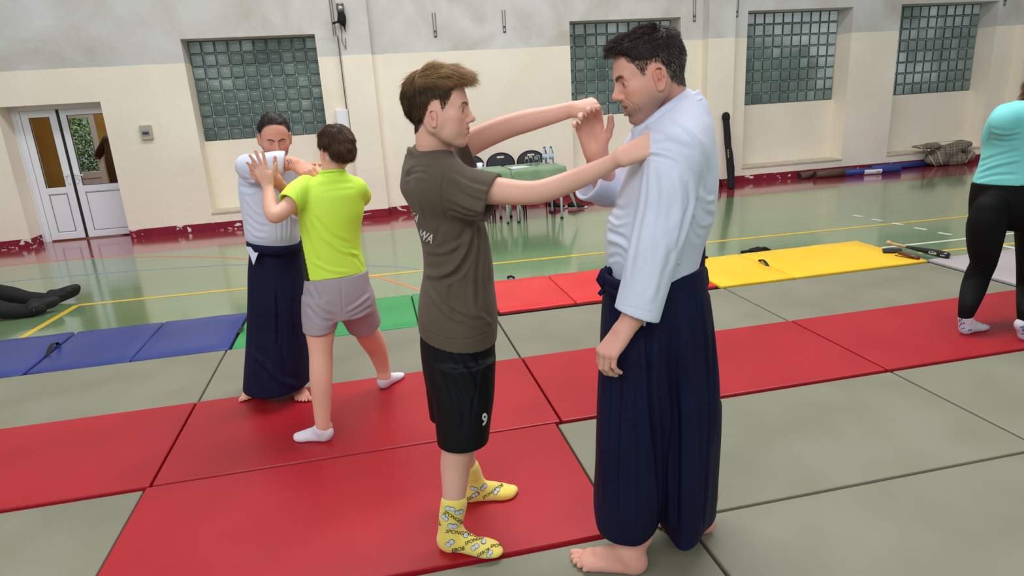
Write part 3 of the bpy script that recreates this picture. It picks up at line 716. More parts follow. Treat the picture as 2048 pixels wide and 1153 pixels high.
def hand(sd, W, d, n, t, k=1.0, curl=(20, 25, 15), curls=None, spread=6, thumb=(.5, .75, .25), thumb2=None, blend=.0022, arc_=.0):
    """W wrist, d along the fingers, n out of the back of the hand, t towards the thumb side"""
    W, d, n = npv(W, d, n); d = d/np.linalg.norm(d); n = n-d*(n@d); n /= np.linalg.norm(n); tt = np.cross(d, n); t = np.array(tuple(t), float); tt = tt if tt@t > 0 else -tt; t = tt
    P = lambda a, b, c: W+k*(a*d+b*t+c*n)
    kn = [(.090, .031, .002), (.094, .0105, .005), (.089, -.0095, .004), (.080, -.028, 0)]
    for i, (a, b, c) in enumerate(kn):
        sd.cone(P(.006, b*.62, -.001), P(a, b, c-.002), .0160*k, .0120*k, .016*k)
    sd.ell(P(.045, -.018, -.010), np.array((.034, .014, .013))*k, np.stack([d, t, n]), .01*k)
    sd.ell(P(.040, .022, -.011), np.array((.034, .016, .014))*k, np.stack([d, t, n]), .012*k)
    L_ = [(.043, .025, .022), (.047, .029, .023), (.044, .027, .023), (.035, .021, .020)]
    tips = []
    for i, (a, b, c) in enumerate(kn):
        cu = curls[i] if curls else curl; sp = math.radians((1.5-i)*spread); dd = d*math.cos(sp)+t*math.sin(sp); p = P(a, b, c-.002); ang = 0; r = [.0104, .0096, .0088, .0075][:]; r = [q*(1, 1.03, .98, .86)[i]*k for q in r]
        for j, l in enumerate(L_[i]):
            ang += math.radians(cu[j]); v = dd*math.cos(ang)-n*math.sin(ang); q = p+v*l*k; sd.cone(p, q, r[j], r[j+1], blend*k if j else .006*k); p = q
        tips.append(p)
    a, b, c = thumb; v = a*d+b*t-c*n; v /= np.linalg.norm(v); v2 = v if thumb2 is None else (thumb2[0]*d+thumb2[1]*t-thumb2[2]*n); v2 = v2/np.linalg.norm(v2)
    p0 = P(.018, .018, -.006); p1 = p0+v*.040*k; p2 = p1+(v*.5+v2*.5)*.033*k; p3 = p2+v2*.026*k
    sd.cone(p0, p1, .0150*k, .0125*k, .012*k); sd.cone(p1, p2, .0118*k, .0105*k, .004*k); sd.cone(p2, p3, .0105*k, .0085*k, .003*k)
    return tips
def foot(sd, heel, d, up, k=1.0, side=1, toes=False, ankle=None, sock=0.0, r_ank=.036, ground=True):
    """heel = point on the ground under the heel; d along the foot; side=+1 when the little toe lies on +(up x d)"""
    heel, d, up = npv(heel, d, up); d = d-up*(d@up); d /= np.linalg.norm(d); s = np.cross(up, d)*side; R = np.stack([d, s, up]); k0 = k; e = sock
    P = lambda a, b, c: heel+k*(a*d+b*s)+up*(c*k)
    sd.ell(P(.006, 0, .030), np.array((.034, .030, .031))*k+e, R, .01)
    sd.cone(P(.0, 0, .05), P(.04, 0, .075), .026*k+e, .03*k+e, .02)
    sd.cone(P(.035, 0, .060), P(.115, -.008, .036), .034*k+e, .026*k+e, .02)
    sd.cone(P(.02, .006, .026), P(.135, .022, .018), .026*k+e, .018*k+e, .02)
    sd.cone(P(.03, -.006, .034), P(.150, -.022, .022), .026*k+e, .021*k+e, .02)
    sd.ell(P(.145, 0, .020), np.array((.036, .042, .018))*k+e, R, .015)
    if toes:
        for i, (b, l, r) in enumerate(((-.030, .058, .0125), (-.008, .052, .0088), (.008, .044, .0083), (.022, .034, .0080), (.035, .024, .0078))):
            a0 = (.158, .162, .158, .150, .138)[i]; sd.cone(P(a0, b, .017), P(a0+l*.55, b*1.06, .0165), r*.95*k, r*.85*k, .0035); sd.cone(P(a0+l*.55, b*1.06, .0155), P(a0+l*.85, b*1.08, .0115), r*k, r*.95*k, .002)
    else:
        sd.ell(P(.185, -.012, .016), np.array((.036, .030, .0155))*k+e, R, .02); sd.ell(P(.170, .018, .014), np.array((.032, .024, .0135))*k+e, R, .02)
    if ground and abs(up[2]) > .99: sd.plane(heel+np.array((0, 0, .0005)), (0, 0, -1), box=(heel-np.array((.36, .36, .05)), heel+np.array((.36, .36, .012))))
    if ankle is not None: sd.cone(P(.018, 0, .055), np.array(tuple(ankle)), .034*k+e, r_ank+e, .02)
def solid(sd, h, name, m, parent, boxes=None, folds=None, noise=0, nsc=30, seed=1, smooth=0, tint=None, ret=False, folds2=None):
    v, F = multires(sd, h, boxes) if boxes else sd.mesh(h)
    if smooth: v = smooth_v(v, F, smooth)
    if folds is not None or noise:
        N = vnormals(v, F)
        if noise: v = v+N*(mknoise(seed)(v, nsc)*noise)[:, None]
        if folds is not None:
            bv = bvh_of(v, F); fo = Folds()
            for pts, dep, wd in folds: fold_px(fo, bv, pts, dep, wd)
            v = fo.apply(v, vnormals(v, F))
    t = tint(v) if tint is not None else None
    nm = None
    if boxes:            # matching normals where the fine and coarse parts meet
        nm = vnormals(v, F); near = np.zeros(len(v), bool)
        for lo, hi, hs in boxes: near |= ((v > np.array(lo)-2.5*h) & (v < np.array(hi)+2.5*h)).all(1) & ~((v > np.array(lo)+2.5*h) & (v < np.array(hi)-2.5*h)).all(1)
        ix = np.where(near)[0]
        if len(ix): nm[ix] = sd.grad(v[ix])
    o = to_object(name, v, F, m, parent, t)
    if nm is not None: o.data.normals_split_custom_set_from_vertices([tuple(q) for q in nm])
    return (o, v, F) if ret else o
def srgb(c): return np.array(lin(c)[:3])
def blob(L_, c, r): return np.exp(-(((L_-np.array(c))/np.array(r))**2).sum(1))
def face_tint(base, F=None, bt=.0036, lips=(178, 96, 92), brow=(70, 48, 36), stub=None, stub_amt=.0, ear_red=.3, fade=None):
    def fn(v):
        t = np.repeat(srgb(base)[None], len(v), 0)*(1+.03*mknoise(3)(v, 40))[:, None]
        if F is None: return t
        L_ = F.loc(v); L_[:, 1] = np.abs(L_[:, 1])
        def mixc(t, c, w): return t*(1-w[:, None])+srgb(c)[None]*w[:, None]
        red = (base[0]*.98, base[1]*.78, base[2]*.76)
        t = mixc(t, red, np.clip(.45*blob(L_, (.06, .04, -.03), (.03, .025, .02))+.5*blob(L_, (.11, 0, -.035), (.02, .015, .015))+ear_red*blob(L_, (-.01, .085, -.005), (.03, .012, .04)), 0, 1))
        if stub is not None:
            w = np.clip(1.2*blob(L_, (.07, 0, -.09), (.035, .05, .03))+blob(L_, (.01, .055, -.075), (.05, .03, .03))+.8*blob(L_, (.10, 0, -.052), (.02, .025, .008)), 0, 1)
            t = mixc(t, stub, w*stub_amt)
        w = np.clip(1.6*blob(L_, (.089, 0, -.0615), (.010, .018, .0042))+1.6*blob(L_, (.087, 0, -.0735), (.010, .016, .0052)), 0, 1); t = mixc(t, lips, np.clip(w*1.3-.3, 0, 1)*.8)
        t = mixc(t, (70, 44, 38), np.clip(1.5*blob(L_, (.083, .031, .0022), (.007, .0135, .0021))-.15, 0, 1)*.85); t = mixc(t, (150, 96, 84), np.clip(blob(L_, (.082, .031, -.011), (.007, .012, .002)), 0, 1)*.5)
        t = mixc(t, (120, 60, 56), np.clip(1.6*blob(L_, (.084, .0, -.0672), (.014, .022, .0016))-.2, 0, 1)*.8)
        # brows
        for i in range(6):
            a = i/5; w = blob(L_, (.086-.016*a*a, .012+.030*a, .013+.006*math.sin(a*2.6)), (.020, .006, bt)); t = mixc(t, brow, np.clip(w*1.9-.3, 0, 1)*.9)
        if fade is not None:
            col, test = fade; t = mixc(t, col, test(L_))
        return t
    return fn
M_skin = mat('skin', (255, 255, 255), .5, attr=True, spec=.35, bump=.12, bscale=180, sss=.06)
M_hair = mat('hair_strands', (255, 255, 255), .55, attr=True, spec=.35)
M_eye = mat('eye_white', (215, 205, 200), .15, spec=.6); M_iris = mat('eye_iris', (48, 40, 34), .1, spec=.7)
def eyes(F, parent, look=(0, 0), m=M_iris):
    for s in (1, -1):
        c = F.p(.0675, s*.031, -.004); R = F.k*.0128; mb = MB(); f = Vector(F.f)
        r = bmesh.ops.create_uvsphere(mb.bm, u_segments=16, v_segments=12, radius=R); bmesh.ops.translate(mb.bm, vec=Vector(c), verts=r['verts']); o = mb.build('eye', M_eye, parent, True)
        q = (Vector(F.f)+Vector(F.s)*look[0]+Vector(F.u)*look[1]).normalized(); mb = MB(); r = bmesh.ops.create_uvsphere(mb.bm, u_segments=14, v_segments=10, radius=R*.62)
        bmesh.ops.translate(mb.bm, vec=Vector(c)+q*R*.48, verts=r['verts']); mb.build('iris', m, o, True)
def strands(name, roots, dirs, nrm, lens, width, colors, parent, lift=.15, curl=.2, seg=5, seed=1, drop=(0, 0, 0), m=None):
    """many tapering hairs as one mesh"""
    rng = np.random.RandomState(seed); n = len(roots); V_, F_, T_ = [], [], []
    p = roots.copy(); d = dirs/np.linalg.norm(dirs, axis=1)[:, None]; P = [p]
    bend = rng.normal(size=(n, 3))*curl
    for i in range(seg):
        st = (lens/seg)[:, None]; dd = d+bend*(i/seg)+nrm*(lift if np.isscalar(lift) else lift[:, None])*(1-1.3*i/seg)+np.array(drop)*(i/seg); dd /= np.linalg.norm(dd, axis=1)[:, None]; p = p+dd*st; P.append(p)
    sd_ = np.cross(d, nrm); sd_ /= np.linalg.norm(sd_, axis=1)[:, None]+1e-9
    vs = []
    for i, q in enumerate(P):
        w_ = (width*(1-(i/seg)**2*.9))[:, None]
        for k in range(3):
            a = 2.094*k; vs.append(q+sd_*w_*math.cos(a)+nrm*w_*math.sin(a)*.8)
    v = np.stack(vs, 1).reshape(-1, 3); m_ = (seg+1)*3; base = np.arange(n)[:, None]*m_; fs = []
    for i in range(seg):
        for k in range(3):
            a, b = i*3+k, i*3+(k+1) % 3; fs.append(np.concatenate([base+a, base+b, base+b+3, base+a+3], 1))
    F = np.stack(fs, 1).reshape(-1, 4); t = np.repeat(colors, m_, 0)
    return v, F, t
def hair_from(v, F, count, sel, flow, fr, length, width, cols, seed, lift=.2, curl=.2, seg=5, drop=(0, 0, 0)):
    rng = np.random.RandomState(seed); N = vnormals(v, F); L_ = fr.loc(v); w = sel(L_); idx = np.where(w > 0)[0]
    if len(idx) == 0: return np.zeros((0, 3)), np.zeros((0, 4), int), np.zeros((0, 3))
    pr_ = w[idx]/w[idx].sum(); ch = rng.choice(idx, count, p=pr_); root = v[ch]+rng.normal(size=(count, 3))*.0012; nn = N[ch]; L2 = fr.loc(root)
    fl_ = flow(L2)@fr.R; fl_ = fl_-nn*(fl_*nn).sum(1)[:, None]*.85; fl_ += rng.normal(size=fl_.shape)*.11
    c_ = None; ln = length(L2)*rng.uniform(.7, 1.15, count)*fr.k; c = cols(L2, rng)*np.clip(1+.30*mknoise(17)(L2*np.array([.35, 1, 1]), 130), .45, 1.7)[:, None]
    lf = lift(L2) if callable(lift) else lift
    return strands('h', root, fl_, nn, ln, np.full(count, width)*rng.uniform(.7, 1.3, count), c, None, lf, curl, seg, seed, drop)
def join_tinted(name, parts, m, parent):
    v, F = parts_join([(a, b) for a, b, c in parts]); t = np.vstack([c for a, b, c in parts]); return to_object(name, v, F, m, parent, t)
class Rig:
    def __init__(s, Y): s.Y = Y
    def P(s, px, py, dy=0): return np.array(tuple(at(px, py, s.Y+dy)))
    def m(s, px_, y=500, x=1000, dy=0): return px_/ppm(at(x, y, s.Y+dy))
    def rows(s, L_, depth, dy=0):
        """silhouette rows (y, left, right[, depth, dy]) -> loft rows"""
        out = []
        for i, r in enumerate(L_):
            dd = r[4] if len(r) > 4 else dy; mx_ = (r[1]+r[2])/2; C0 = s.P(mx_, r[0], dd); b = r[3] if len(r) > 3 else depth
            exx = s.axes(mx_, r[0])[0]; nn = np.array((-exx[1], exx[0])); o_ = np.array(tuple(CAM))
            def pl(px_, py_):
                dv = np.array(tuple(ray(px_, py_))); return o_+dv*((C0[:2]-o_[:2])@nn)/(dv[:2]@nn)
            A_, B_ = pl(r[1], r[0]), pl(r[2], r[0]); c = (A_+B_)/2
            out.append((c[0], c[1], c[2], np.linalg.norm(B_-A_)/2, b))
        return out
    def axes(s, px, py):
        r, u, c = frame(px, py); ex = V(r.x, r.y, 0).normalized(); ey = V(-ex.y, ex.x, 0); return (ex.x, ex.y), (ey.x, ey.y)
    def ch(s, sd, L_, k=.02, mode='u'):
        """limb: rows of (px, py, radius in px, dy)"""
        P = [s.P(a, b, d) for a, b, r, d in L_]; R = [r/ppm(p) for (a, b, r, d), p in zip(L_, P)]; sd.chain(P, R, k, mode); return P
# ================================================================ teenager in the brown T-shirt
def cap(F, ells, hairline, h, name, parent, col, side_cut=None, noise=.0015, m=None, build=True, seed=2):
    sd = SDF(); k = F.k
    for (x, y, z, a, b, c) in ells: sd.ell(F.p(x, y, z), np.array((a, b, c))*k, F.R, .015)
    fx, fu = hairline
    def fn(x, y, z):
        X, Y_, Z = x-F.O[0], y-F.O[1], z-F.O[2]; lf = (X*F.f[0]+Y_*F.f[1]+Z*F.f[2])/k; lu = (X*F.u[0]+Y_*F.u[1]+Z*F.u[2])/k
        return (np.interp(lf, fx, fu)-lu)*k*.7
    sd.add('h', np.full(3, -1e9), np.full(3, 1e9), fn, 0, 'i'); v, F_ = sd.mesh(h); N = vnormals(v, F_)
    v = v+N*(mknoise(seed, 30)(v, 110)*noise)[:, None]
    return v, F_
def person(px, py, z, label, extra=None):
    p = fl(px, py, z); return empty('person', (p.x, p.y, z), label, 'person')
R1 = Rig(2.25)
boy = person(930, 1050, HR, 'teenager in brown T-shirt, black shorts and yellow socks, facing right with both arms raised')
HB = face_frame(866, 235, 2.12, -3, 12, +1, anchor=(-.008, .078, -.021), k=1.0); HB.eu = -.021
sb = SDF(); head(sb, HB, mouth=.25, es=.80, smile=.004)
sb.chain([R1.P(862, 258, -.05), R1.P(863, 290, -.04), R1.P(866, 320, 0), R1.P(872, 350, 0)], [.050, .0515, .055, .065], .014)
sb.cone(HB.p(.0, 0, -.06), R1.P(884, 312, -.02), .03, .035, .02)
sb.chain([R1.P(876, 375), R1.P(905, 470), R1.P(915, 640)], [.075, .085, .10], .04)
# near arm: hand gripping the jacket
na = [(905, 372, 30, -.14), (950, 378, 29, -.17), (1003, 383, 27, -.22), (1045, 386, 24.5, -.26), (1080, 384, 23.5, -.29), (1127, 369, 22.5, -.32), (1175, 349, 20.5, -.36), (1222, 326, 16.5, -.40), (1240, 317, 16.5, -.42)]
R1.ch(sb, na, .02)
fa = [(885, 325, 33, .15), (937, 288, 26.5, .15), (1003, 258, 23.5, .12), (1055, 242, 22, .09), (1100, 231, 18.5, .06), (1141, 220, 15.5, .03)]
R1.ch(sb, fa, .02)
r, u, c = frame(1230, 320)
W = R1.P(1243, 315, -.425); d = np.array(tuple(r*.88+u*.40+c*.05)); nb_ = np.array(tuple(c*.80+u*.58-r*.25))
hand(sb, W, d, nb_, u*1.0+c*-.2, k=.96, curls=[(38, 60, 40), (42, 62, 40), (46, 62, 40), (50, 62, 40)], spread=3, thumb=(.75, .35, .55), thumb2=(.8, -.1, .6))
r, u, c = frame(1170, 210)
W2 = R1.P(1143, 219, .025); d2_ = np.array(tuple(r*.96+u*.22))
hand(sb, W2, d2_, np.array(tuple(u*.80+c*.60)), c*.8-u*.6, k=.90, curls=[(72, 95, 60)]*4, spread=0, thumb=(.75, .45, .5), thumb2=(.45, -.3, .85))
# legs
nl = [(925, 690, 46, -.09), (925, 800, 40, -.10), (921, 872, 35, -.10), (913, 925, 31, -.09), (909, 975, 25, -.08), (906, 1020, 22, -.07), (904, 1055, 22, -.07)]
flg = [(905, 690, 42, .10), (905, 790, 38, .14), (915, 860, 33, .17), (922, 910, 28, .19), (933, 950, 21, .20), (938, 972, 20, .21)]
for L_ in (nl, flg):
    pass
hn = fl(893, 1098, HR); hf = fl(938, 1000, HR)
def leg(sd, rows, ank, k=.02):
    """rows of (px, py, r px, Y)"""
    P = [np.array(tuple(at(a, b, d))) for a, b, r, d in rows]+[np.array(tuple(ank))]; R = [r/ppm(p) for (a, b, r, d), p in zip(rows, P)]; R.append(R[-1]*.95); sd.chain(P, R, k)
ank_n = hn+V(.02, 0.0, .085); ank_f = hf+V(.02, 0, .085)
leg(sb, [(922, 690, 34, 2.20), (920, 800, 33, 2.16), (921, 872, 33, 2.15), (912, 925, 31, 2.17), (909, 975, 25, hn.y+.01), (906, 1015, 22, hn.y)], ank_n)
leg(sb, [(910, 690, 34, 2.33), (908, 790, 34, 2.40), (914, 860, 33, 2.45), (922, 905, 28, hf.y), (934, 940, 20, hf.y)], ank_f)
def bx(F, r=.16): return (F.O-r*F.k, F.O+r*F.k)
lo_, hi_ = HB.O-np.array((.15, .13, .15)), HB.O+np.array((.16, .13, .16))
hb1 = (W-np.array((.05, .09, .09)), W+np.array((.17, .09, .12)), .0028); hb2 = (W2-np.array((.04, .08, .09)), W2+np.array((.16, .08, .09)), .0028)
fadeB = (92, 72, 56)
def hl(fx, fu): return (np.array(fx), np.array(fu))
HLB = hl([-.14, -.10, -.07, -.035, -.012, .012, .022, .045, .060, .085, .12], [-.075, -.075, -.062, -.022, .030, .034, -.002, .028, .062, .088, .09])
def fadeB_w(L_):
    g = L_[:, 2]-np.interp(L_[:, 0], *HLB); return np.clip(g/.03+.15, 0, 1)*np.clip((.09-L_[:, 0])/.02, 0, 1)*.85*(L_[:, 2] > -.1)
body, vb, Fb = solid(sb, .0065, 'body', M_skin, boy, boxes=[(lo_, hi_, .0026), hb1, hb2], tint=face_tint((226, 174, 154), HB, lips=(186, 104, 98), brow=(84, 58, 42), fade=((104, 84, 68), fadeB_w)), ret=True)
eyes(HB, boy, (0, -.1))
# hair
colsB = lambda L_, rng: (srgb((96, 70, 48))[None]*(1-np.clip((L_[:, 2]-.06)/.07+rng.normal(size=len(L_))*.25, 0, 1))[:, None]+srgb((176, 136, 92))[None]*np.clip((L_[:, 2]-.06)/.07+rng.normal(size=len(L_))*.0, 0, 1)[:, None])*rng.uniform(.6, 1.25, len(L_))[:, None]
HLBc = hl([-.14, -.10, -.07, -.035, -.012, .012, .035, .055, .075, .10, .14], [-.045, -.045, -.028, .004, .040, .046, .052, .070, .090, .100, .11])
vc, Fc = cap(HB, [(-.018, 0, .036, .101, .081, .091), (-.004, 0, .070, .092, .074, .066), (.046, 0, .086, .060, .060, .036)], HLBc, .0035, 'hair', boy, None, noise=.0022)
tc_ = colsB(HB.loc(vc), np.random.RandomState(1)); tc_ *= .55
def flowB(L_):
    # swirl from the crown: forwards on top, down at the back and sides
    cx0, cz0 = -.065, .105
    d = np.stack([np.where(L_[:, 2] > .07, 1.0, .15), np.sign(L_[:, 1])*.12, np.where(L_[:, 2] > .095, .10, -.9)], 1)
    bk = L_[:, 0] < cx0+.01; d[bk] = np.stack([np.full(bk.sum(), -.15), np.sign(L_[bk, 1])*.1, np.full(bk.sum(), -1.)], 1)
    fr_ = (L_[:, 0] > .03) & (L_[:, 2] > .09); d[fr_, 2] = .05; d[fr_, 0] = 1
    return d
selB = lambda L_: ((L_[:, 2] > np.interp(L_[:, 0], *HLBc)+.002)).astype(float)
h1 = hair_from(vc, Fc, 10500, selB, flowB, HB, lambda L_: np.where(L_[:, 2] > .10, .045, np.where(L_[:, 2] > .06, .030, .022)), .00058, colsB, 4, lift=lambda L_: np.where(L_[:, 2] > .10, .14, .08), curl=.18)
selF = lambda L_: ((L_[:, 2] > np.interp(L_[:, 0], *HLB)) & (L_[:, 2] < np.interp(L_[:, 0], *HLBc)+.012) & (L_[:, 0] < .07)).astype(float)
h2 = hair_from(vb, Fb, 5500, selF, lambda L_: np.stack([np.full(len(L_), -.12), L_[:, 1]*0, np.full(len(L_), -1.)], 1), HB, lambda L_: np.clip(.005+(L_[:, 2]-np.interp(L_[:, 0], *HLB))*.25, .004, .018), .0006, lambda L_, rng: colsB(L_, rng)*.8, 5, lift=.10, curl=.1, seg=3)
# fringe sweeping forward
rg = np.random.RandomState(9); nfr = 2200
rt_ = HB.O+(np.stack([rg.uniform(.02, .088, nfr), rg.uniform(-.055, .06, nfr), rg.uniform(.078, .112, nfr)], 1))@HB.R
dn = np.repeat(HB.u[None], nfr, 0); df = (np.stack([np.ones(nfr), rg.normal(size=nfr)*.25+.1, rg.normal(size=nfr)*.12-.02], 1))@HB.R
h3 = strands('f', rt_, df, dn, rg.uniform(.030, .060, nfr), np.full(nfr, .0006), colsB(np.repeat([[.05, 0, .13]], nfr, 0), rg), None, .12, .2, 6, 3, tuple(-HB.u*1.0))
join_tinted('hair', [(vc, Fc, tc_), h1, h2, h3], M_hair, boy)

# T-shirt
M_tee = mat('brown_cotton', (84, 72, 58), .85, (94, 81, 66), 5, bump=.3, bscale=340, sheen=.08, bump2=.35, bscale2=14)
rowsT = [(312, 815, 903, .075), (319, 812, 908, .105), (330, 806, 925, .15), (352, 801, 950, .185), (375, 801, 958, .19), (407, 818, 962, .185), (440, 831, 967, .175), (484, 843, 977, .165), (535, 846, 986, .16), (571, 841, 989, .158), (608, 836, 993, .16), (640, 836, 995, .162), (690, 840, 993, .165)]
st = SDF(); ex, ey = R1.axes(900, 480)
st.loft(R1.rows(rowsT, .16), ex, ey, .02)
st.cone(R1.P(860, 325), R1.P(886, 372, -.13), .07, .088, .04); st.cone(R1.P(862, 322), R1.P(884, 330, .13), .06, .068, .04)
st.chain([R1.P(886, 374, -.13), R1.P(935, 388, -.165), R1.P(988, 396, -.20)], [.088, .083, .080], .025)
st.cone(R1.P(884, 330, .13), R1.P(936, 296, .15), .068, .062, .03)
# neckline, sleeve mouths, hem
a_, b_ = R1.P(985, 397, -.20), R1.P(1040, 404, -.235)
pe = (R1.P(1001, 353, -.2)+R1.P(970, 442, -.2))/2; ax_ = np.array(tuple(frame(985, 397)[0]*.95-frame(985, 397)[1]*.30-frame(985, 397)[2]*-.25))
st.plane(pe, ax_, box=(pe-np.array((.10, .17, .14)), pe+np.array((.18, .10, .14))))
st.cone(pe-ax_*.03, pe+ax_*.1, .066, .073, .004, 's')
pf = R1.P(939, 297, .15); axf = np.array(tuple(frame(939, 297)[0]*.93+frame(939, 297)[1]*.37))
st.plane(pf, axf, box=(pf-np.array((.06, .1, .1)), pf+np.array((.14, .1, .1)))); st.cone(pf-axf*.04, pf+axf*.08, .047, .055, .004, 's')
h0, h1_, h2_ = R1.P(840, 660, -.05), R1.P(933, 684, -.16), R1.P(995, 660, -.05)
st.add('hem', np.full(3, -1e9), np.full(3, 1e9), (lambda A_=R1.P(840, 664), B_=R1.P(995, 668), C_=R1.P(930, 684, -.16): (lambda x, y, z: (A_[2]+(x-A_[0])*(B_[2]-A_[2])/(B_[0]-A_[0])+(y-A_[1])*.12)-z))(), 0, 'i')
ncol = R1.P(864, 296, 0)
foldsT = [([(893, 342), (884, 375), (886, 411), (898, 446)], -.003, .004),
 ([(945, 450), (930, 498), (907, 535), (878, 551), (850, 547)], .010, .013), ([(948, 462), (940, 500), (915, 545), (880, 563)], -.009, .010),
 ([(940, 470), (915, 492), (880, 505), (850, 500)], .006, .010), ([(955, 451), (960, 498), (956, 557), (960, 610)], -.010, .012), ([(969, 452), (974, 510), (972, 580)], .007, .010),
 ([(852, 560), (864, 593), (900, 630), (930, 645)], .006, .009), ([(907, 560), (900, 600), (915, 640)], -.006, .010), ([(870, 580), (890, 615), (940, 640), (975, 640)], -.005, .009), ([(940, 580), (950, 620), (985, 650)], .005, .009),
 ([(896, 349), (937, 372), (980, 385)], .006, .009), ([(894, 362), (930, 392), (975, 408)], -.007, .009), ([(893, 392), (930, 412), (972, 425)], .006, .009), ([(898, 420), (930, 432), (960, 436)], -.006, .008),
 ([(812, 342), (835, 330), (870, 330)], .006, .008), ([(808, 355), (835, 345), (860, 350)], -.005, .008), ([(822, 360), (835, 400), (850, 450)], .004, .012), ([(880, 450), (870, 480), (850, 490)], -.004, .009),
 ([(838, 655), (885, 676), (935, 680), (990, 658)], -.003, .0035), ([(991, 362), (972, 400), (961, 436)], -.003, .0035)]
tee, vt, Ft = solid(st, .0045, 't_shirt', M_tee, boy, folds=foldsT, noise=.0012, nsc=22, ret=True)
bvT = bvh_of(vt, Ft)
# ribbed collar
rc, uc, cc = frame(862, 310); Cc = R1.P(861, 316, -.01); pts = []
for i in range(33):
    a = 2*math.pi*i/32; x_ = math.cos(a); y_ = math.sin(a)
    off = np.array(tuple(rc))*x_*.068+np.array((cc.x, cc.y, 0))*y_*.074; z_ = .004+.018*(-x_)+.010*math.cos(2*a)
    pts.append(Cc+off+np.array((0, 0, z_)))
sc_ = SDF()
for q_ in range(3): sc_.chain([p-np.array((0, 0, .008*q_))+(p-Cc)*.03*q_ for p in pts], [.0058]*33, .004, sub=1)
solid(sc_, .0045, 'collar', M_tee, boy)
M_print = mat('white_print', (226, 224, 218), .7)
T = glyph('AWA', bold=.02)
decal('back_lettering', glyph_px(T, 824, 470, 25, 24, .72)+glyph_px(glyph('KA', bold=.02), 816, 436, 22, 28, .7), bvT, M_print, tee, off=.0009)

# shorts
M_short = mat('black_polyester', (11, 11, 15), .6, (15, 15, 20), 6, bump=.2, bscale=200, bump2=.5, bscale2=9, sheen=0, spec=.25)
ss = SDF()
ss.loft(R1.rows([(640, 842, 988, .14), (680, 840, 990, .15), (720, 844, 990, .155), (760, 851, 989, .16)], .15), ex, ey, .02)
ss.loft(R1.rows([(720, 862, 992, .095, -.08), (760, 862, 990, .097, -.08), (800, 866, 988, .097, -.09), (840, 870, 982, .094, -.095), (884, 874, 976, .09, -.10)], .09), ex, ey, .025)
ss.loft(R1.rows([(720, 845, 975, .09, .08), (760, 851, 970, .09, .09), (800, 856, 965, .088, .11), (832, 860, 958, .086, .13)], .09), ex, ey, .025)
kn_ = R1.P(921, 876, -.10); ss.cone(kn_+np.array((0, 0, -.08)), kn_+np.array((0, 0, .03)), .084, .075, .004, 's')
foldsS = [([(960, 690), (955, 760), (945, 820), (940, 868)], -.003, .006), ([(900, 700), (930, 740), (960, 800)], .006, .012), ([(870, 740), (885, 790), (892, 850)], .006, .012), ([(905, 760), (925, 810), (930, 865)], -.006, .012), ([(940, 700), (965, 730), (985, 740)], -.005, .01), ([(878, 868), (920, 876), (970, 864)], -.002, .003)]
sho, vs_, Fs_ = solid(ss, .0055, 'shorts', M_short, boy, folds=foldsS, noise=.0015, nsc=18, ret=True)
bvS = bvh_of(vs_, Fs_); decal('number', glyph_px(glyph('9', bold=.03), 962, 850, 34, 4, .62), bvS, M_print, sho, off=.003)

# socks
M_sock = mat('yellow_sock', (236, 214, 96), .85, (240, 220, 110), 8, bump=.5, bscale=300, sheen=.3)
dn_ = fl(1012, 1108, HR)-fl(893, 1098, HR); df_ = fl(1020, 990, HR)-hf
M_stripe = mat('sock_black', (28, 26, 24), .8); M_oval = mat('sock_pale_blue', (196, 208, 226), .8)
def sock(heel, d, k, top, side, words, ovals, name='sock'):
    s_ = SDF(); foot(s_, heel, d, (0, 0, 1), k, side, False, None, .003); s_.chain([heel+V(.022*k, 0, .05), heel+V(.022, 0, .10), top], [.038, .044, .0495], .02)
    o, v, F = solid(s_, .004, name, M_sock, boy, noise=.0006, nsc=60, ret=True)
    bv = bvh_of(v, F); P = []
    for (t_, x, y, s, a, sh) in words: P += glyph_px(glyph(t_, sh, .012), x, y, s, a, 1.0)
    decal('lettering', P, bv, M_stripe, o)
    for (x, y, rx, ry, a) in ovals:
        P = []; Q = []
        for dx in (-.9, .9):
            cxx, cyy = x+dx*rx*math.cos(a), y+dx*rx*math.sin(a)
            P.append([(cxx+rx*math.cos(q*math.pi/5), cyy+ry*math.sin(q*math.pi/5)) for q in range(10)])
            Q.append([(cxx+(rx+.9)*math.cos(q*math.pi/5), cyy+(ry+.9)*math.sin(q*math.pi/5)) for q in range(10)])
        decal('dark_outline', Q, bv, M_stripe, o, off=.0012); decal('pale_oval', P, bv, M_oval, o, off=.0022)
    return o
sock(hn+V(0, 0, 0), dn_, 1.0, np.array(tuple(at(908, 1006, hn.y+.0))), 1,
     [('SPONGEBOB', 886, 1026, 10, 32, .3), ('SPONGEBOB', 890, 1066, 11, 8, .3), ('SPONGEBOB', 930, 1092, 10, -22, .3), ('EBOB', 903, 1106, 11, -12, .3), ('GEBOB', 955, 1116, 9, -30, .3), ('SPON', 980, 1097, 9, -8, .3), ('BOB', 883, 1052, 8, -110, .3)],
     [(900, 1018, 5, 4, .2), (918, 1025, 4.5, 4, -.3), (905, 1053, 5, 4.5, .1), (933, 1058, 5, 4.5, -.4), (900, 1087, 5, 4.5, -.7), (935, 1070, 4.5, 4.5, -.5), (950, 1095, 4.5, 4.5, -.6), (970, 1082, 4.5, 4.5, -.7), (979, 1108, 4, 4, -.9), (890, 1036, 4, 4, .8)])
sock(hf, df_, .95, np.array(tuple(at(935, 938, hf.y))), -1,
     [('GEBOB', 934, 1003, 9, -28, .3), ('SPONGEBOB', 966, 1000, 8.5, -34, .3)], [(948, 978, 4, 3.5, .3), (967, 975, 4, 4, -.9), (993, 983, 4, 4, -.9), (950, 990, 3.5, 3.5, -.5)])
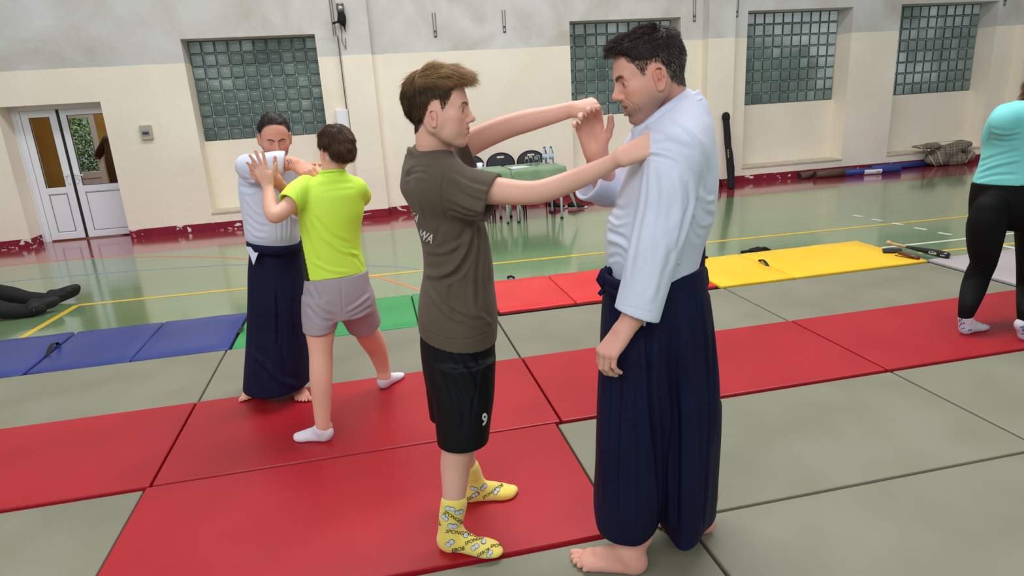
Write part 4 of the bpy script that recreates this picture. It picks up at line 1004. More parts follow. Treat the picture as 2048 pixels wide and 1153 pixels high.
# ================================================================ man in the white jacket and navy pleated skirt
R2 = Rig(1.95)
man = person(1300, 1110, HG, 'man in white training jacket and long navy pleated skirt, facing left, palm raised')
HM = face_frame(1317.6, 154, 1.83, 17, 18, -1, k=1.03)
sm = SDF(); head(sm, HM, mouth=1.5, jaw=1.04, es=.98, nose=.99)
nb1 = R2.P(1352, 215, -.03)
sm.chain([np.array(tuple(at(1331, 160, 1.91))), R2.P(1338, 205, -.02), R2.P(1344, 260)], [.052, .056, .07], .010)
sm.cone(HM.p(-.01, 0, -.065), R2.P(1322, 236, -.03), .028, .036, .012)
sm.chain([R2.P(1345, 275), R2.P(1340, 380), R2.P(1320, 560)], [.08, .12, .12], .04)
# near arm inside the sleeve, hand hanging
R2.ch(sm, [(1345, 310, 36, -.18), (1315, 470, 30, -.2), (1283, 600, 27, -.21), (1262, 640, 23, -.215), (1246, 662, 19, -.22)], .02)
r, u, c = frame(1240, 690); W3 = R2.P(1248, 659, -.22); d3 = np.array(tuple(-u*.80-r*.58+c*.10)); n3 = np.array(tuple(c*.72-r*.58+u*.35))
hand(sm, W3, d3, n3, -r*.8-u*.2-c*.5, k=1.0, curls=[(48, 42, 20), (42, 42, 22), (40, 42, 22), (38, 40, 22)], spread=3, thumb=(.85, .45, .35), thumb2=(.95, .1, .4))
# far arm raised, palm towards the viewer
R2.ch(sm, [(1300, 300, 30, .20), (1262, 345, 28, .22), (1216, 374, 24, .19), (1204, 345, 26, .14), (1196, 318, 24, .09), (1191, 298, 20, .07)], .02)
r, u, c = frame(1182, 268); W4 = R2.P(1192, 306, .07); d4 = np.array(tuple(u*.90-r*.26+c*.25)); n4 = np.array(tuple(-c*.95+u*.25))
hand(sm, W4, d4, n4, r, k=1.08, curls=[(34, 28, 16), (38, 32, 16), (40, 34, 18), (42, 30, 18)], spread=7, thumb=(.62, .62, .18), thumb2=(1.0, .22, .22))
# feet
sm.chain([R2.P(1320, 540, 0), R2.P(1285, 800, -.06), fl(1284, 1143, HG)+V(-.0, .01, .15)], [.11, .085, .042], .02); sm.chain([R2.P(1320, 540, 0), R2.P(1375, 800, .06), fl(1423, 1066, HG)+V(-.02, .03, .15)], [.11, .085, .042], .02)
R2.ch(sm, [(1345, 290, 36, 0), (1345, 310, 36, -.16)], .02); R2.ch(sm, [(1330, 290, 34, 0), (1300, 300, 34, .18)], .02)
hfm = fl(1284, 1143, HG); dfm = fl(1150, 1124, HG)-hfm; hrm = fl(1423, 1066, HG)+V(-.012, .012, 0)
foot(sm, hfm+V(-.015, 0, 0), dfm, (0, 0, 1), 1.16, 1, True, hfm+V(-.0, .01, .16), 0, .038)
foot(sm, hrm, V(-.8, .45, 0), (0, 0, 1), 1.0, 1, True, hrm+V(.0, .0, .16), 0, .038)
HLM = hl([-.14, -.10, -.07, -.04, -.02, .0, .016, .030, .050, .070, .09, .13], [-.055, -.055, -.045, -.02, .028, .033, .026, .005, .045, .068, .080, .08])
def fadeM_w(L_):
    g = L_[:, 2]-np.interp(L_[:, 0], *HLM); return np.clip(g/.035+.1, 0, 1)*np.clip((.085-L_[:, 0])/.02, 0, 1)*.85*(L_[:, 2] > -.1)
b3 = (W3-np.array((.10, .08, .16)), W3+np.array((.08, .08, .03)), .0028); b4 = (W4-np.array((.11, .18, .02)), W4+np.array((.10, .09, .19)), .0028)
lo2, hi2 = HM.O-np.array((.16, .14, .16)), HM.O+np.array((.14, .14, .15))
b5 = (np.array((hfm.x-.30, hfm.y-.09, 0)), np.array((hfm.x+.06, hfm.y+.10, .12)), .0032)
bodyM, vm, Fm = solid(sm, .0065, 'body', M_skin, man, boxes=[(lo2, hi2, .0026), b3, b4, b5], folds=[([(1249, 197), (1259, 203), (1268, 214), (1271, 226)], -.0022, .0028), ([(1266, 205), (1277, 218), (1282, 234)], -.0018, .003), ([(1232, 127), (1243, 124), (1256, 126)], -.0009, .002), ([(1232, 119), (1243, 116), (1256, 118)], -.0009, .002), ([(1258, 160), (1266, 164)], -.001, .0018), ([(1285, 215), (1292, 228), (1290, 238)], -.0015, .004), ([(1242, 171), (1250, 174), (1257, 170)], -.0010, .0018)], tint=face_tint((218, 160, 142), HM, bt=.0058, lips=(160, 92, 84), brow=(58, 44, 38), stub=(132, 108, 98), stub_amt=.8, ear_red=.55, fade=((98, 84, 78), fadeM_w)), ret=True)
eyes(HM, man, (.1, -.05))
def colsM(L_, rng):
    g = np.clip(.25-(L_[:, 2]-.03)/.10, 0, .5); w = (rng.uniform(size=len(L_)) < g)[:, None]
    return np.where(w, srgb((128, 120, 112))[None], srgb((60, 48, 44))[None])*rng.uniform(.6, 1.4, len(L_))[:, None]
HLMc = hl([-.14, -.10, -.07, -.04, -.02, .0, .016, .035, .055, .075, .10, .14], [-.035, -.035, -.022, .004, .040, .044, .044, .046, .064, .082, .086, .09])
vc, Fc = cap(HM, [(-.018, 0, .036, .101, .083, .092), (-.016, 0, .062, .094, .078, .066), (.046, 0, .090, .048, .062, .030), (.070, .0, .086, .024, .045, .017)], HLMc, .0035, 'hair', man, None, noise=.0032, seed=6)
tcM = colsM(HM.loc(vc)*0+[[0, 0, .2]], np.random.RandomState(1))*.55
selM = lambda L_: ((L_[:, 2] > np.interp(L_[:, 0], *HLMc)+.002)).astype(float)
def flowM(L_):
    d = np.stack([np.where(L_[:, 2] > .08, 1.0, -.25), np.sign(L_[:, 1])*.25, np.where(L_[:, 2] > .10, .35, -.8)], 1); bk = L_[:, 0] < -.06; d[bk, 0] = -.3; d[bk, 2] = -1; return d
h1 = hair_from(vc, Fc, 8500, selM, flowM, HM, lambda L_: np.where(L_[:, 2] > .09, .022, .013), .0007, colsM, 4, lift=lambda L_: np.where(L_[:, 2] > .09, .5, .15), curl=.6)
selF2 = lambda L_: ((L_[:, 2] > np.interp(L_[:, 0], *HLM)) & (L_[:, 2] < np.interp(L_[:, 0], *HLMc)+.012) & (L_[:, 0] < .062)).astype(float)
h2 = hair_from(vm, Fm, 5000, selF2, lambda L_: np.stack([np.full(len(L_), -.25), L_[:, 1]*0, np.full(len(L_), -1.)], 1), HM, lambda L_: np.full(len(L_), .009), .0005, colsM, 5, lift=.12, curl=.15, seg=3)
join_tinted('hair', [(vc, Fc, tcM), h1, h2], M_hair, man)

Cc2 = (R2.P(1379, 181, -.02)+R2.P(1262, 262, -.02))/2; Fd = R2.P(1262, 262, -.02)-R2.P(1379, 181, -.02); hl_ = np.linalg.norm(Fd)/2; Fd /= np.linalg.norm(Fd); Sd = np.array(tuple(frame(1320, 220)[2])); Sd = Sd-Fd*(Sd@Fd); Sd /= np.linalg.norm(Sd); Nd = np.cross(Fd, Sd); Nd = Nd if Nd[2] < 0 else -Nd
def ring(sc, off, n=28): return [Cc2+Fd*math.cos(2*math.pi*i/n)*(hl_-.010)*sc+Sd*math.sin(2*math.pi*i/n)*.074*sc*(1-.28*max(0, math.cos(2*math.pi*i/n)))+Nd*off for i in range(n+1)]
# jacket
M_gi = mat('white_cotton_jacket', (206, 212, 232), .85, (214, 220, 238), 4, bump=.35, bscale=420, sheen=.2, bump2=.15, bscale2=9)
sj = SDF(); ex, ey = R2.axes(1330, 400)
rowsJ = [(192, 1330, 1385, .07), (212, 1300, 1404, .11), (232, 1282, 1415, .15), (255, 1272, 1426, .19), (300, 1260, 1435, .23), (350, 1248, 1437, .235), (400, 1232, 1434, .225), (432, 1216, 1430, .21), (462, 1211, 1420, .20), (495, 1211, 1408, .185), (530, 1214, 1400, .175), (556, 1218, 1398, .17)]
sj.loft(R2.rows(rowsJ, .2), ex, ey, .02)
sj.cone(R2.P(1352, 235), R2.P(1350, 305, -.16), .09, .085, .05); sj.cone(R2.P(1345, 235), R2.P(1310, 290, .17), .085, .085, .05)
sj.plane(Cc2+Nd*.012, -Nd, box=(Cc2-.125, Cc2+.125))
# near sleeve: wide and hanging
slv = R2.rows([(285, 1310, 1392, .07, -.16), (320, 1290, 1398, .085, -.17), (360, 1282, 1398, .09, -.18), (420, 1272, 1388, .085, -.19), (480, 1259, 1370, .08, -.20), (540, 1247, 1350, .075, -.205), (590, 1235, 1334, .07, -.21), (650, 1220, 1316, .068, -.215)], .07)
sj.loft(slv, ex, ey, .012)
# far sleeve fallen back around the raised elbow
R2.ch(sj, [(1300, 300, 50, .17), (1262, 345, 46, .20), (1212, 376, 38, .20)], .03)
pw = R2.P(1190, 352, .16); axw = np.array(tuple(-frame(1190, 360)[0]*.82+frame(1190, 360)[1]*.5+frame(1190, 360)[2]*.1))
cA, cB = R2.P(1225, 372, .19), R2.P(1178, 368, .15)
sj.cone(cA, cB, .060, .060, .03)
axc = (cB-cA)/np.linalg.norm(cB-cA); uu = np.array(tuple(frame(1190, 360)[1]))
axc = axc*.75+uu*.25
sj.plane(cB+axc*.012, axc, box=(cB-.12, cB+.12)); sj.cone(cB-axc*.04, cB+axc*.1, .043, .051, .004, 's')
# sleeve mouth of the near arm
mA, mB = R2.P(1224, 617, -.21), R2.P(1316, 640, -.21); 
nrm_ = np.cross(mB-mA, np.array((0, 1.0, 0))); nrm_ = nrm_ if nrm_[2] < 0 else -nrm_
sj.plane((mA+mB)/2, nrm_, box=((mA+mB)/2-np.array((.16, .075, .12)), (mA+mB)/2+np.array((.10, .075, .03))))
sj.loft([(a, b, c_, d_-.014, e-.014) for a, b, c_, d_, e in slv[-3:]]+[(slv[-1][0]-.02, slv[-1][1], slv[-1][2]-.08, slv[-1][3]-.014, slv[-1][4]-.014)], ex, ey, .003, 's')
foldsJ = [([(1281, 312), (1300, 312), (1330, 318), (1360, 332), (1388, 358)], -.0035, .004), ([(1281, 306), (1305, 304), (1335, 310), (1368, 326), (1394, 350)], .0035, .004),
 ([(1290, 330), (1283, 400), (1268, 470), (1250, 560)], .006, .010), ([(1310, 330), (1312, 400), (1300, 480), (1285, 580)], -.005, .014), ([(1350, 345), (1360, 400), (1352, 460)], .006, .012), ([(1375, 360), (1382, 400), (1372, 440), (1355, 500)], -.008, .010), ([(1330, 480), (1318, 540), (1300, 610)], .005, .012), ([(1345, 500), (1338, 540)], -.004, .010),
 ([(1398, 380), (1412, 400), (1430, 398)], .005, .008), ([(1392, 400), (1408, 425), (1428, 436)], -.006, .010), ([(1385, 425), (1400, 448), (1420, 450)], .004, .008), ([(1378, 450), (1388, 470), (1402, 484)], -.004, .008), ([(1390, 300), (1405, 340), (1410, 380)], .005, .014),
 ([(1216, 436), (1235, 450), (1262, 440)], .005, .007), ([(1214, 462), (1232, 470), (1255, 482)], -.006, .009), ([(1214, 480), (1240, 486), (1256, 500)], .005, .010), ([(1225, 412), (1245, 420), (1265, 405)], -.004, .009), ([(1216, 518), (1235, 512), (1250, 522)], -.003, .008),
 ([(1290, 250), (1330, 262), (1380, 290)], .004, .010), ([(1330, 240), (1370, 262), (1405, 300)], -.004, .010), ([(1300, 290), (1340, 285), (1380, 305)], -.004, .010),
 ([(1228, 609), (1270, 618), (1315, 630)], -.0018, .003), ([(1268, 245), (1262, 280), (1245, 330)], .004, .006)]
jac, vj, Fj = solid(sj, .0048, 'jacket', M_gi, man, folds=foldsJ, noise=.0016, nsc=16, ret=True)
# collar: a wide band around the neck, high at the nape and low in front
scb = SDF()
for q in range(5): scb.chain(ring(1+.045*q, .010*q), [.0085]*29, .006, sub=1)
solid(scb, .0042, 'lapel', M_gi, man)
# pleated skirt (two very wide legs)
M_hak = mat('navy_pleated_cloth', (15, 17, 46), .7, (19, 21, 53), 5, bump=.2, bscale=300, sheen=0, spec=.2, bump2=.25, bscale2=6)
def pleat(nf, amp, ztop, zbot, ph=0, sharp=1.0):
    def fn(th, z):
        g = np.clip((ztop-z)/(ztop-zbot), 0, 1)**.8; a = th*nf+ph; s_ = np.sin(a+.5*np.sin(a))
        return 1+amp*g*s_*1.0+amp*.35*g*np.sin(2.7*th*nf/3+1+ph)
    return fn
zt_ = R2.P(1310, 540)[2]
sk = SDF()
sk.loft(R2.rows([(528, 1213, 1408, .17), (545, 1211, 1410, .175), (600, 1206, 1419, .185), (660, 1204, 1424, .19), (720, 1212, 1420, .17), (800, 1235, 1395, .12)], .2), ex, ey, .012, mod=pleat(5, .02, zt_, .6))
zb = R2.P(1310, 1100)[2]
sk.loft(R2.rows([(590, 1209, 1350, .165, 0), (640, 1204, 1348, .18, -.01), (680, 1200, 1346, .19, -.02), (760, 1195, 1344, .20, -.02), (840, 1192, 1340, .21, -.01), (920, 1190, 1334, .215, 0), (1000, 1187, 1326, .205, 0), (1050, 1196, 1316, .16, -.02), (1110, 1216, 1311, .12, -.05)], .2), ex, ey, .02, mod=pleat(5, .022, zt_, .3, .4))
sk.loft(R2.rows([(590, 1280, 1416, .165, 0), (640, 1282, 1424, .18, .01), (680, 1284, 1430, .19, .02), (760, 1286, 1437, .20, .02), (840, 1288, 1438, .21, .03), (920, 1292, 1433, .215, .03), (1000, 1304, 1424, .20, .03), (1050, 1322, 1406, .16, .0), (1120, 1336, 1396, .12, -.04)], .2), ex, ey, .02, mod=pleat(5, .024, zt_, .3, 2.1))
sk.loft(R2.rows([(800, 1370, 1437, .13, .05), (860, 1370, 1437, .13, .05), (940, 1370, 1434, .13, .05), (1000, 1372, 1434, .12, .05), (1042, 1378, 1431, .11, .05)], .1), ex, ey, .04)
# hem
hz = lambda px, py, dy: R2.P(px, py, dy)[2]
z1, z2, z3 = hz(1260, 1096, -.18), hz(1370, 1107, -.16), hz(1420, 1040, .1)
ym = 1.95
xa_, xb_ = R2.P(1322, 1090)[0], R2.P(1322, 1090)[0]
sk.add('hem', np.full(3, -1e9), np.full(3, 1e9), (lambda x, y, z: np.where(x < xa_, z1, z2)+np.clip((y-1.80)*-.02, -.05, .05)-z), 0, 'i')
foldsH = [([(1296, 640), (1300, 720), (1303, 820), (1312, 930), (1318, 1040)], -.022, .012), ([(1312, 660), (1325, 760), (1335, 850), (1340, 980)], .010, .018), ([(1240, 640), (1236, 760), (1232, 900), (1230, 1080)], -.010, .012), ([(1262, 700), (1262, 850), (1268, 1080)], .008, .014), ([(1222, 600), (1214, 760), (1208, 900), (1204, 1010)], .008, .012),
 ([(1360, 590), (1372, 700), (1385, 820), (1390, 1000)], .010, .016), ([(1345, 640), (1350, 800), (1352, 950), (1350, 1090)], -.014, .014), ([(1400, 590), (1412, 700), (1418, 820), (1412, 960), (1405, 1060)], -.012, .009), ([(1425, 640), (1430, 760), (1428, 900)], .006, .010), ([(1225, 1092), (1265, 1094), (1308, 1090)], -.002, .004)]
skt, vh, Fh = solid(sk, .0062, 'pleated_skirt', M_hak, man, folds=foldsH, noise=.0015, nsc=10, ret=True)
# waist ties and back plate
sbp = SDF(); sbp.loft(R2.rows([(470, 1376, 1410, .085), (500, 1362, 1411, .10), (530, 1352, 1410, .125), (552, 1340, 1409, .14)], .1), ex, ey, .01); solid(sbp, .005, 'back_plate', M_hak, man)
def belt(rg_, y0, L_, Rr, dep, wid, m, parent, name, tilt=0, n=40, ext=.006):
    A_, B_ = rg_.P(L_, y0), rg_.P(Rr, y0+tilt); C_ = (A_+B_)/2; a = np.linalg.norm(B_-A_)/2+ext; b = dep+ext; mb = MB(); prev = None
    exx, eyy = rg_.axes((L_+Rr)/2, y0); exx = np.array((*exx, 0)); eyy = np.array((*eyy, 0)); exx3 = (B_-A_)/np.linalg.norm(B_-A_)
    rings = []
    for i in range(n):
        t = 2*math.pi*i/n; c0_ = C_+exx3*a*math.cos(t)+eyy*b*math.sin(t); o_ = exx3*math.cos(t)+eyy*math.sin(t)*.9; up_ = np.array((0, 0, 1.))
        rings.append([mb.bm.verts.new(Vector(c0_+o_*q+up_*w_)) for q, w_ in ((0, -wid/2), (.006, -wid/2+.004), (.008, 0), (.006, wid/2-.004), (0, wid/2), (-.012, 0))])
    for i in range(n):
        p, q = rings[i], rings[(i+1) % n]
        for k in range(6): mb.bm.faces.new((p[k], p[(k+1) % 6], q[(k+1) % 6], q[k])).smooth = True
    return mb.build(name, m, parent)
belt(R2, 548, 1213, 1409, .178, .038, M_hak, man, 'waist_tie', 0); belt(R2, 566, 1212, 1412, .182, .030, M_hak, man, 'waist_tie', -6, ext=.004)
mb = MB(); k0 = R2.P(1214, 548, -.02)
mb.tube([R2.P(1222, 540, -.03), R2.P(1210, 545, -.03), R2.P(1204, 560, -.03), R2.P(1212, 575, -.03), R2.P(1224, 570, -.03)], [.012, .018, .02, .018, .012], 10)
mb.tube([R2.P(1214, 570, -.03), R2.P(1206, 582, -.04), R2.P(1198, 590, -.04)], [.010, .009, .007], 8); mb.build('tie_knot', M_hak, man)
mb = MB(); mb.tube([R2.P(1342, 527, -.19), R2.P(1352, 526, -.19), R2.P(1362, 524, -.185)], [.005, .006, .005], 6); mb.build('white_tie_end', M_gi, man); mb = MB(); mb.tube([R2.P(1289, 634, -.225), R2.P(1290, 643, -.226), R2.P(1288, 652, -.226)], .004, 6); mb.build('white_cord_end', M_gi, man)
# ================================================================ pair practising in the middle distance
YM = 3.80
R3 = Rig(YM)
pm = fl(575, 792, HR); mid = empty('person', (pm.x, pm.y, HG), 'balding man in white jacket and long navy skirt behind the child in yellow shirt', 'person')
def front_frame(px, py, Y, pitch, yaw, roll=0, k=1.0):
    """a head facing the viewer; the position is the middle of the head at eye height"""
    P = at(px, py, Y); r, u, c = frame(px, py); a, b, g = (math.radians(q) for q in (pitch, yaw, roll))
    f = c*math.cos(b)+r*math.sin(b); s = r*math.cos(b)-c*math.sin(b); f2 = f*math.cos(a)-u*math.sin(a); u2 = u*math.cos(a)+f*math.sin(a)
    s3 = s*math.cos(g)+u2*math.sin(g); u3 = u2*math.cos(g)-s*math.sin(g); return Fr(P, f2, s3, u3, k)
H3 = front_frame(549.5, 274, YM-.05, 22, 5, 3, .97)
s3 = SDF(); head(s3, H3, es=.95, lids=False)
s3.chain([R3.P(549, 292, .0), R3.P(550, 316, .03), R3.P(552, 345, .05)], [.058, .062, .09], .02)
s3.chain([R3.P(550, 350, .05), R3.P(548, 500, .05)], [.11, .11], .03)
s3.chain([R3.P(548, 490, .05), R3.P(575, 620, .05), fl(592, 782, HR)+V(0, .02, .15)], [.10, .07, .036], .02); s3.chain([R3.P(548, 490, .05), R3.P(530, 620, .05), fl(520, 776, HG)+V(0, .02, .15)], [.10, .07, .036], .02)
R3.ch(s3, [(520, 345, 12, .05), (530, 345, 13, -.12), (556, 328, 13, -.22), (575, 328, 13, -.22)], .01); R3.ch(s3, [(585, 345, 12, .05), (604, 400, 12, 0), (600, 420, 12, -.12), (598, 422, 12, -.15)], .01)
R3.ch(s3, [(568, 328, 14.5, -.22), (582, 326, 13.5, -.25), (592, 328, 11.5, -.27)], .01)
r, u, c = frame(600, 330)
hand(s3, R3.P(590, 328, -.27), np.array(tuple(r*.62-u*.42+c*.62)), np.array(tuple(c*.6+u*.75-r*.2)), u*.2+r*.5, k=1.05, curls=[(30, 55, 35)]*4, spread=4)
R3.ch(s3, [(598, 420, 15, -.15), (585, 398, 14, -.25), (566, 376, 11.5, -.34), (556, 364, 9.5, -.38)], .01)
hand(s3, R3.P(556, 364, -.38), np.array(tuple(-r*.85+u*.35+c*.1)), np.array(tuple(c*.9-u*.3)), u, k=.98, curls=[(22, 48, 30), (26, 48, 30), (30, 48, 30), (34, 48, 30)], spread=6, thumb=(.35, .9, .1))
hh = fl(592, 782, HR); foot(s3, hh, fl(606, 800, HR)-hh, (0, 0, 1), 1.0, -1, True, hh+V(0, .02, .16), 0, .036)
h3b = fl(520, 776, HR); foot(s3, h3b, V(-.3, -1, 0), (0, 0, 1), .95, 1, True, h3b+V(0, .02, .16), 0, .036)
b31 = (H3.O-.15, H3.O+.15, .0042); Wl = R3.P(545, 358, -.38); Wr = R3.P(612, 333, -.24)
b32 = (Wl-.12, Wl+np.array((.10, .10, .12)), .0036); b33 = (Wr-np.array((.08, .1, .12)), Wr+.1, .0036); b34 = (np.array(tuple(hh))-np.array((.12, .3, .06)), np.array(tuple(hh))+np.array((.2, .1, .10)), .005)
HL3 = hl([-.14, -.09, -.05, -.02, .0, .02, .035, .05, .068, .085, .12], [-.05, -.05, -.03, .028, .03, -.002, .04, .078, .108, .115, .12])
def fade3(L_):
    g = L_[:, 2]-np.interp(L_[:, 0]-np.abs(L_[:, 1])*.0, *HL3)+.012; return np.clip(g/.02, 0, 1)*(L_[:, 2] > -.06)*.9
_, v3, F3 = solid(s3, .009, 'body', M_skin, mid, ret=True, boxes=[b31, b32, b33, b34], tint=face_tint((216, 154, 132), H3, bt=.005, brow=(60, 42, 34), stub=(70, 50, 42), stub_amt=.95, fade=((58, 44, 38), fade3)))
eyes(H3, mid, (0, -.6)); bv3 = bvh_of(v3, F3)
P = []
for (x_, y_, r_) in ((575.5, 322, 1.9), (578.5, 325.5, 2.2), (582, 322.5, 1.8), (577, 329, 1.5), (583.5, 326.5, 1.5), (580, 319.5, 1.3)):
    for k in range(5): a = k*1.257; P.append([(x_+r_*math.cos(a), y_+r_*math.sin(a)), (x_+r_*.4*math.cos(a+.63), y_+r_*.4*math.sin(a+.63)), (x_, y_), (x_+r_*.4*math.cos(a-.63), y_+r_*.4*math.sin(a-.63))])
decal('tattoo', P, bv3, mat('tattoo_ink', (44, 44, 50), .6), mid, off=.001)
cols3 = lambda L_, rng: srgb((54, 40, 34))[None]*rng.uniform(.6, 1.5, len(L_))[:, None]
vc, Fc = cap(H3, [(-.020, 0, .034, .099, .081, .089)], hl([-.14, -.09, -.05, -.02, .0, .02, .035, .05, .068, .085, .12], [-.04, -.04, -.02, .034, .036, .03, .045, .085, .112, .12, .12]), .005, 'hair', mid, None, noise=.0022)
hh1 = hair_from(vc, Fc, 1800, lambda L_: (L_[:, 2] > -.2).astype(float), lambda L_: np.stack([np.full(len(L_), .2), np.sign(L_[:, 1])*.3, np.full(len(L_), -.7)], 1), H3, lambda L_: np.full(len(L_), .012), .0011, cols3, 3, lift=.2, curl=.3, seg=3)
join_tinted('hair', [(vc, Fc, np.repeat(srgb((40, 30, 26))[None], len(vc), 0)), hh1], M_hair, mid)
# jacket
s3j = SDF(); ex, ey = R3.axes(545, 420)
s3j.loft(R3.rows([(318, 512, 592, .09, .05), (330, 486, 604, .12, .05), (350, 476, 607, .13, .05), (380, 476, 607, .14, .05), (410, 480, 606, .14, .05), (440, 485, 604, .14, .05), (465, 489, 603, .14, .05), (480, 494, 601, .13, .05), (496, 497, 600, .12, .05)], .13), ex, ey, .015)
R3.ch(s3j, [(497, 334, 25, .0), (512, 338, 30, -.10), (535, 334, 29, -.18), (556, 327, 25, -.21), (568, 326, 24, -.22)], .012)
pq = R3.P(570, 327, -.22); aq = np.array(tuple(frame(570, 327)[0]*.97-frame(570, 327)[1]*.1+frame(570, 327)[2]*.1)); s3j.plane(pq, aq, box=(pq-.09, pq+.12)); s3j.cone(pq-aq*.03, pq+aq*.05, .043, .052, .004, 's')
R3.ch(s3j, [(596, 340, 22, .05), (604, 400, 22, -.02), (600, 422, 21, -.12)], .012)
f3 = [([(478, 372), (500, 378), (520, 368), (534, 360)], -.010, .012), ([(484, 360), (505, 364), (525, 352)], .007, .010), ([(490, 345), (510, 362), (530, 362)], -.006, .009), ([(490, 395), (510, 420), (530, 430)], .005, .010), ([(492, 430), (515, 450), (540, 455)], -.006, .010), ([(492, 452), (510, 470), (535, 475)], .005, .010), ([(548, 388), (553, 430), (556, 486)], -.005, .005), ([(560, 388), (566, 430), (566, 486)], -.005, .005), ([(575, 395), (580, 440), (577, 486)], .005, .006), ([(502, 318), (515, 335), (512, 352)], -.004, .008)]
solid(s3j, .007, 'jacket', M_gi, mid, folds=f3, noise=.0018, nsc=14)
s3h = SDF(); zt3 = R3.P(550, 495)[2]
s3h.loft(R3.rows([(486, 498, 600, .13, .05), (500, 498, 602, .135, .05), (540, 495, 608, .15, .05), (600, 494, 614, .17, .04), (680, 492, 618, .19, .03), (740, 488, 622, .205, .02), (812, 482, 626, .215, .02)], .15), ex, ey, .01, mod=pleat(4, .018, zt3, .3, 1.0))
za = R3.P(520, 792, -.15)[2]; s3h.plane((0, 0, za), (0.02, 0, -1))
solid(s3h, .0085, 'pleated_skirt', M_hak, mid, folds=[([(553, 575), (555, 640), (556, 690)], -.014, .008), ([(585, 560), (588, 640), (590, 700)], -.008, .010), ([(515, 560), (512, 650), (508, 740)], .008, .016), ([(498, 700), (530, 730), (560, 760), (600, 775)], .010, .018), ([(535, 600), (535, 680), (530, 760)], -.006, .016), ([(570, 600), (575, 700), (585, 780)], .008, .016)], noise=.002, nsc=8)
belt(R3, 491, 498, 602, .135, .05, M_hak, mid, 'waist_tie', 1, n=32)
mb = MB(); mb.poly([R3.P(492, 494, -.07), R3.P(520, 497, -.11), R3.P(514, 512, -.12), R3.P(507, 531, -.12), R3.P(500, 512, -.09)], .008, V(0, 1, 0)); mb.build('jacket_tail', M_gi, mid)
# child
YK = 3.36
R4 = Rig(YK)
pk = fl(690, 830, HR); kid = empty('person', (pk.x, pk.y, HR), 'child in fluorescent yellow shirt, grey shorts and white socks, seen from behind', 'person')
P_ = at(671, 300, YK); r, u, c = frame(671, 300); fk = (-c*.86-r*.5).normalized(); fk = (fk*.97-u*.22).normalized(); uk = (u-fk*u.dot(fk)).normalized(); sk_ = fk.cross(uk); H4 = Fr(P_, fk, sk_, uk, .92); H4.eu = -.02
s4 = SDF(); head(s4, H4, es=.85)
s4.chain([R4.P(668, 312, -.0), R4.P(665, 335, -.01), R4.P(663, 362, .01)], [.050, .050, .055], .012)
s4.chain([R4.P(663, 392, .01), R4.P(664, 540, .0)], [.07, .09], .02)
R4.ch(s4, [(608, 378, 18, -.02), (585, 405, 17, -.10), (562, 426, 16, -.16), (548, 432, 14.5, -.18), (541, 415, 14.5, -.14), (538, 390, 12.5, -.08), (536, 372, 9.5, -.04)], .01)
r, u, c = frame(534, 350)
hand(s4, R4.P(536, 370, -.04), np.array(tuple(u*.93-r*.36)), np.array(tuple(-c*.9+r*.2)), r, k=.86, curls=[(6, 8, 6), (4, 8, 6), (6, 10, 6), (8, 12, 8)], spread=10, thumb=(.7, .7, 0))
R4.ch(s4, [(712, 385, 13, .04), (712, 395, 13, .18), (690, 380, 14, .30), (645, 352, 12, .26), (630, 346, 11, .2)], .01)
hand(s4, R4.P(640, 350, .14), np.array(tuple(-r*.8+u*.45)), np.array(tuple(c*.8+u*.3)), u, k=.66, curls=[(14, 40, 30)]*4, spread=5)
hk1 = fl(655, 880, HR); hk2 = fl(768, 776, HR)
leg(s4, [(640, 640, 33, YK-.04), (641, 690, 24.5, YK-.09), (642, 715, 23, YK-.11), (642, 760, 22, hk1.y+.04), (644, 810, 18, hk1.y+.02), (646, 850, 14.5, hk1.y)], hk1+V(0, .01, .07))
leg(s4, [(708, 612, 28, YK+.03), (728, 655, 24, YK+.16), (740, 675, 24, YK+.24), (754, 700, 20, hk2.y-.05), (765, 735, 14, hk2.y), (770, 755, 12, hk2.y)], hk2+V(0, .0, .08))
b41 = (np.array((R4.P(495, 345)[0], YK-.32, R4.P(545, 462)[2])), np.array((R4.P(588, 400)[0], YK+.12, R4.P(530, 290)[2])), .0036)
solid(s4, .008, 'body', M_skin, kid, boxes=[(H4.O-.15, H4.O+.15, .0042), b41], tint=face_tint((226, 174, 150), H4, brow=(84, 58, 42)))
eyes(H4, kid)
cols4 = lambda L_, rng: srgb((92, 66, 50))[None]*rng.uniform(.45, 1.5, len(L_))[:, None]
vc, Fc = cap(H4, [(-.020, 0, .036, .104, .086, .094), (-.055, 0, -.015, .068, .072, .058)], hl([-.14, -.10, -.06, -.03, .0, .03, .06, .09, .12], [-.078, -.078, -.072, -.028, .02, .02, .06, .07, .07]), .0045, 'hair', kid, None, noise=.003, seed=12)
hh1 = hair_from(vc, Fc, 9000, lambda L_: (L_[:, 2] > -.2).astype(float), lambda L_: np.stack([np.where(L_[:, 2] > .06, .3, -.1), L_[:, 1]*6+.25, np.full(len(L_), -.9)], 1), H4, lambda L_: np.full(len(L_), .030), .0008, cols4, 3, lift=.05, curl=.2, seg=4)
join_tinted('hair', [(vc, Fc, np.repeat(srgb((44, 32, 26))[None], len(vc), 0)), hh1], M_hair, kid)
M_flu = mat('fluorescent_jersey', (205, 250, 40), .7, (212, 252, 52), 4, bump=.2, bscale=300, bump2=.4, bscale2=12)
s4t = SDF(); ex, ey = R4.axes(664, 460)
s4t.loft(R4.rows([(343, 640, 690, .066), (349, 634, 694, .070), (356, 622, 708, .085), (366, 600, 722, .09), (385, 594, 728, .115), (410, 596, 728, .12), (431, 596, 728, .12), (465, 599, 722, .118), (500, 602, 722, .118), (530, 605, 729, .12), (565, 607, 736, .125)], .12), ex, ey, .015)
R4.ch(s4t, [(612, 374, 24, -.01), (596, 388, 26, -.06), (576, 408, 24, -.12)], .02)
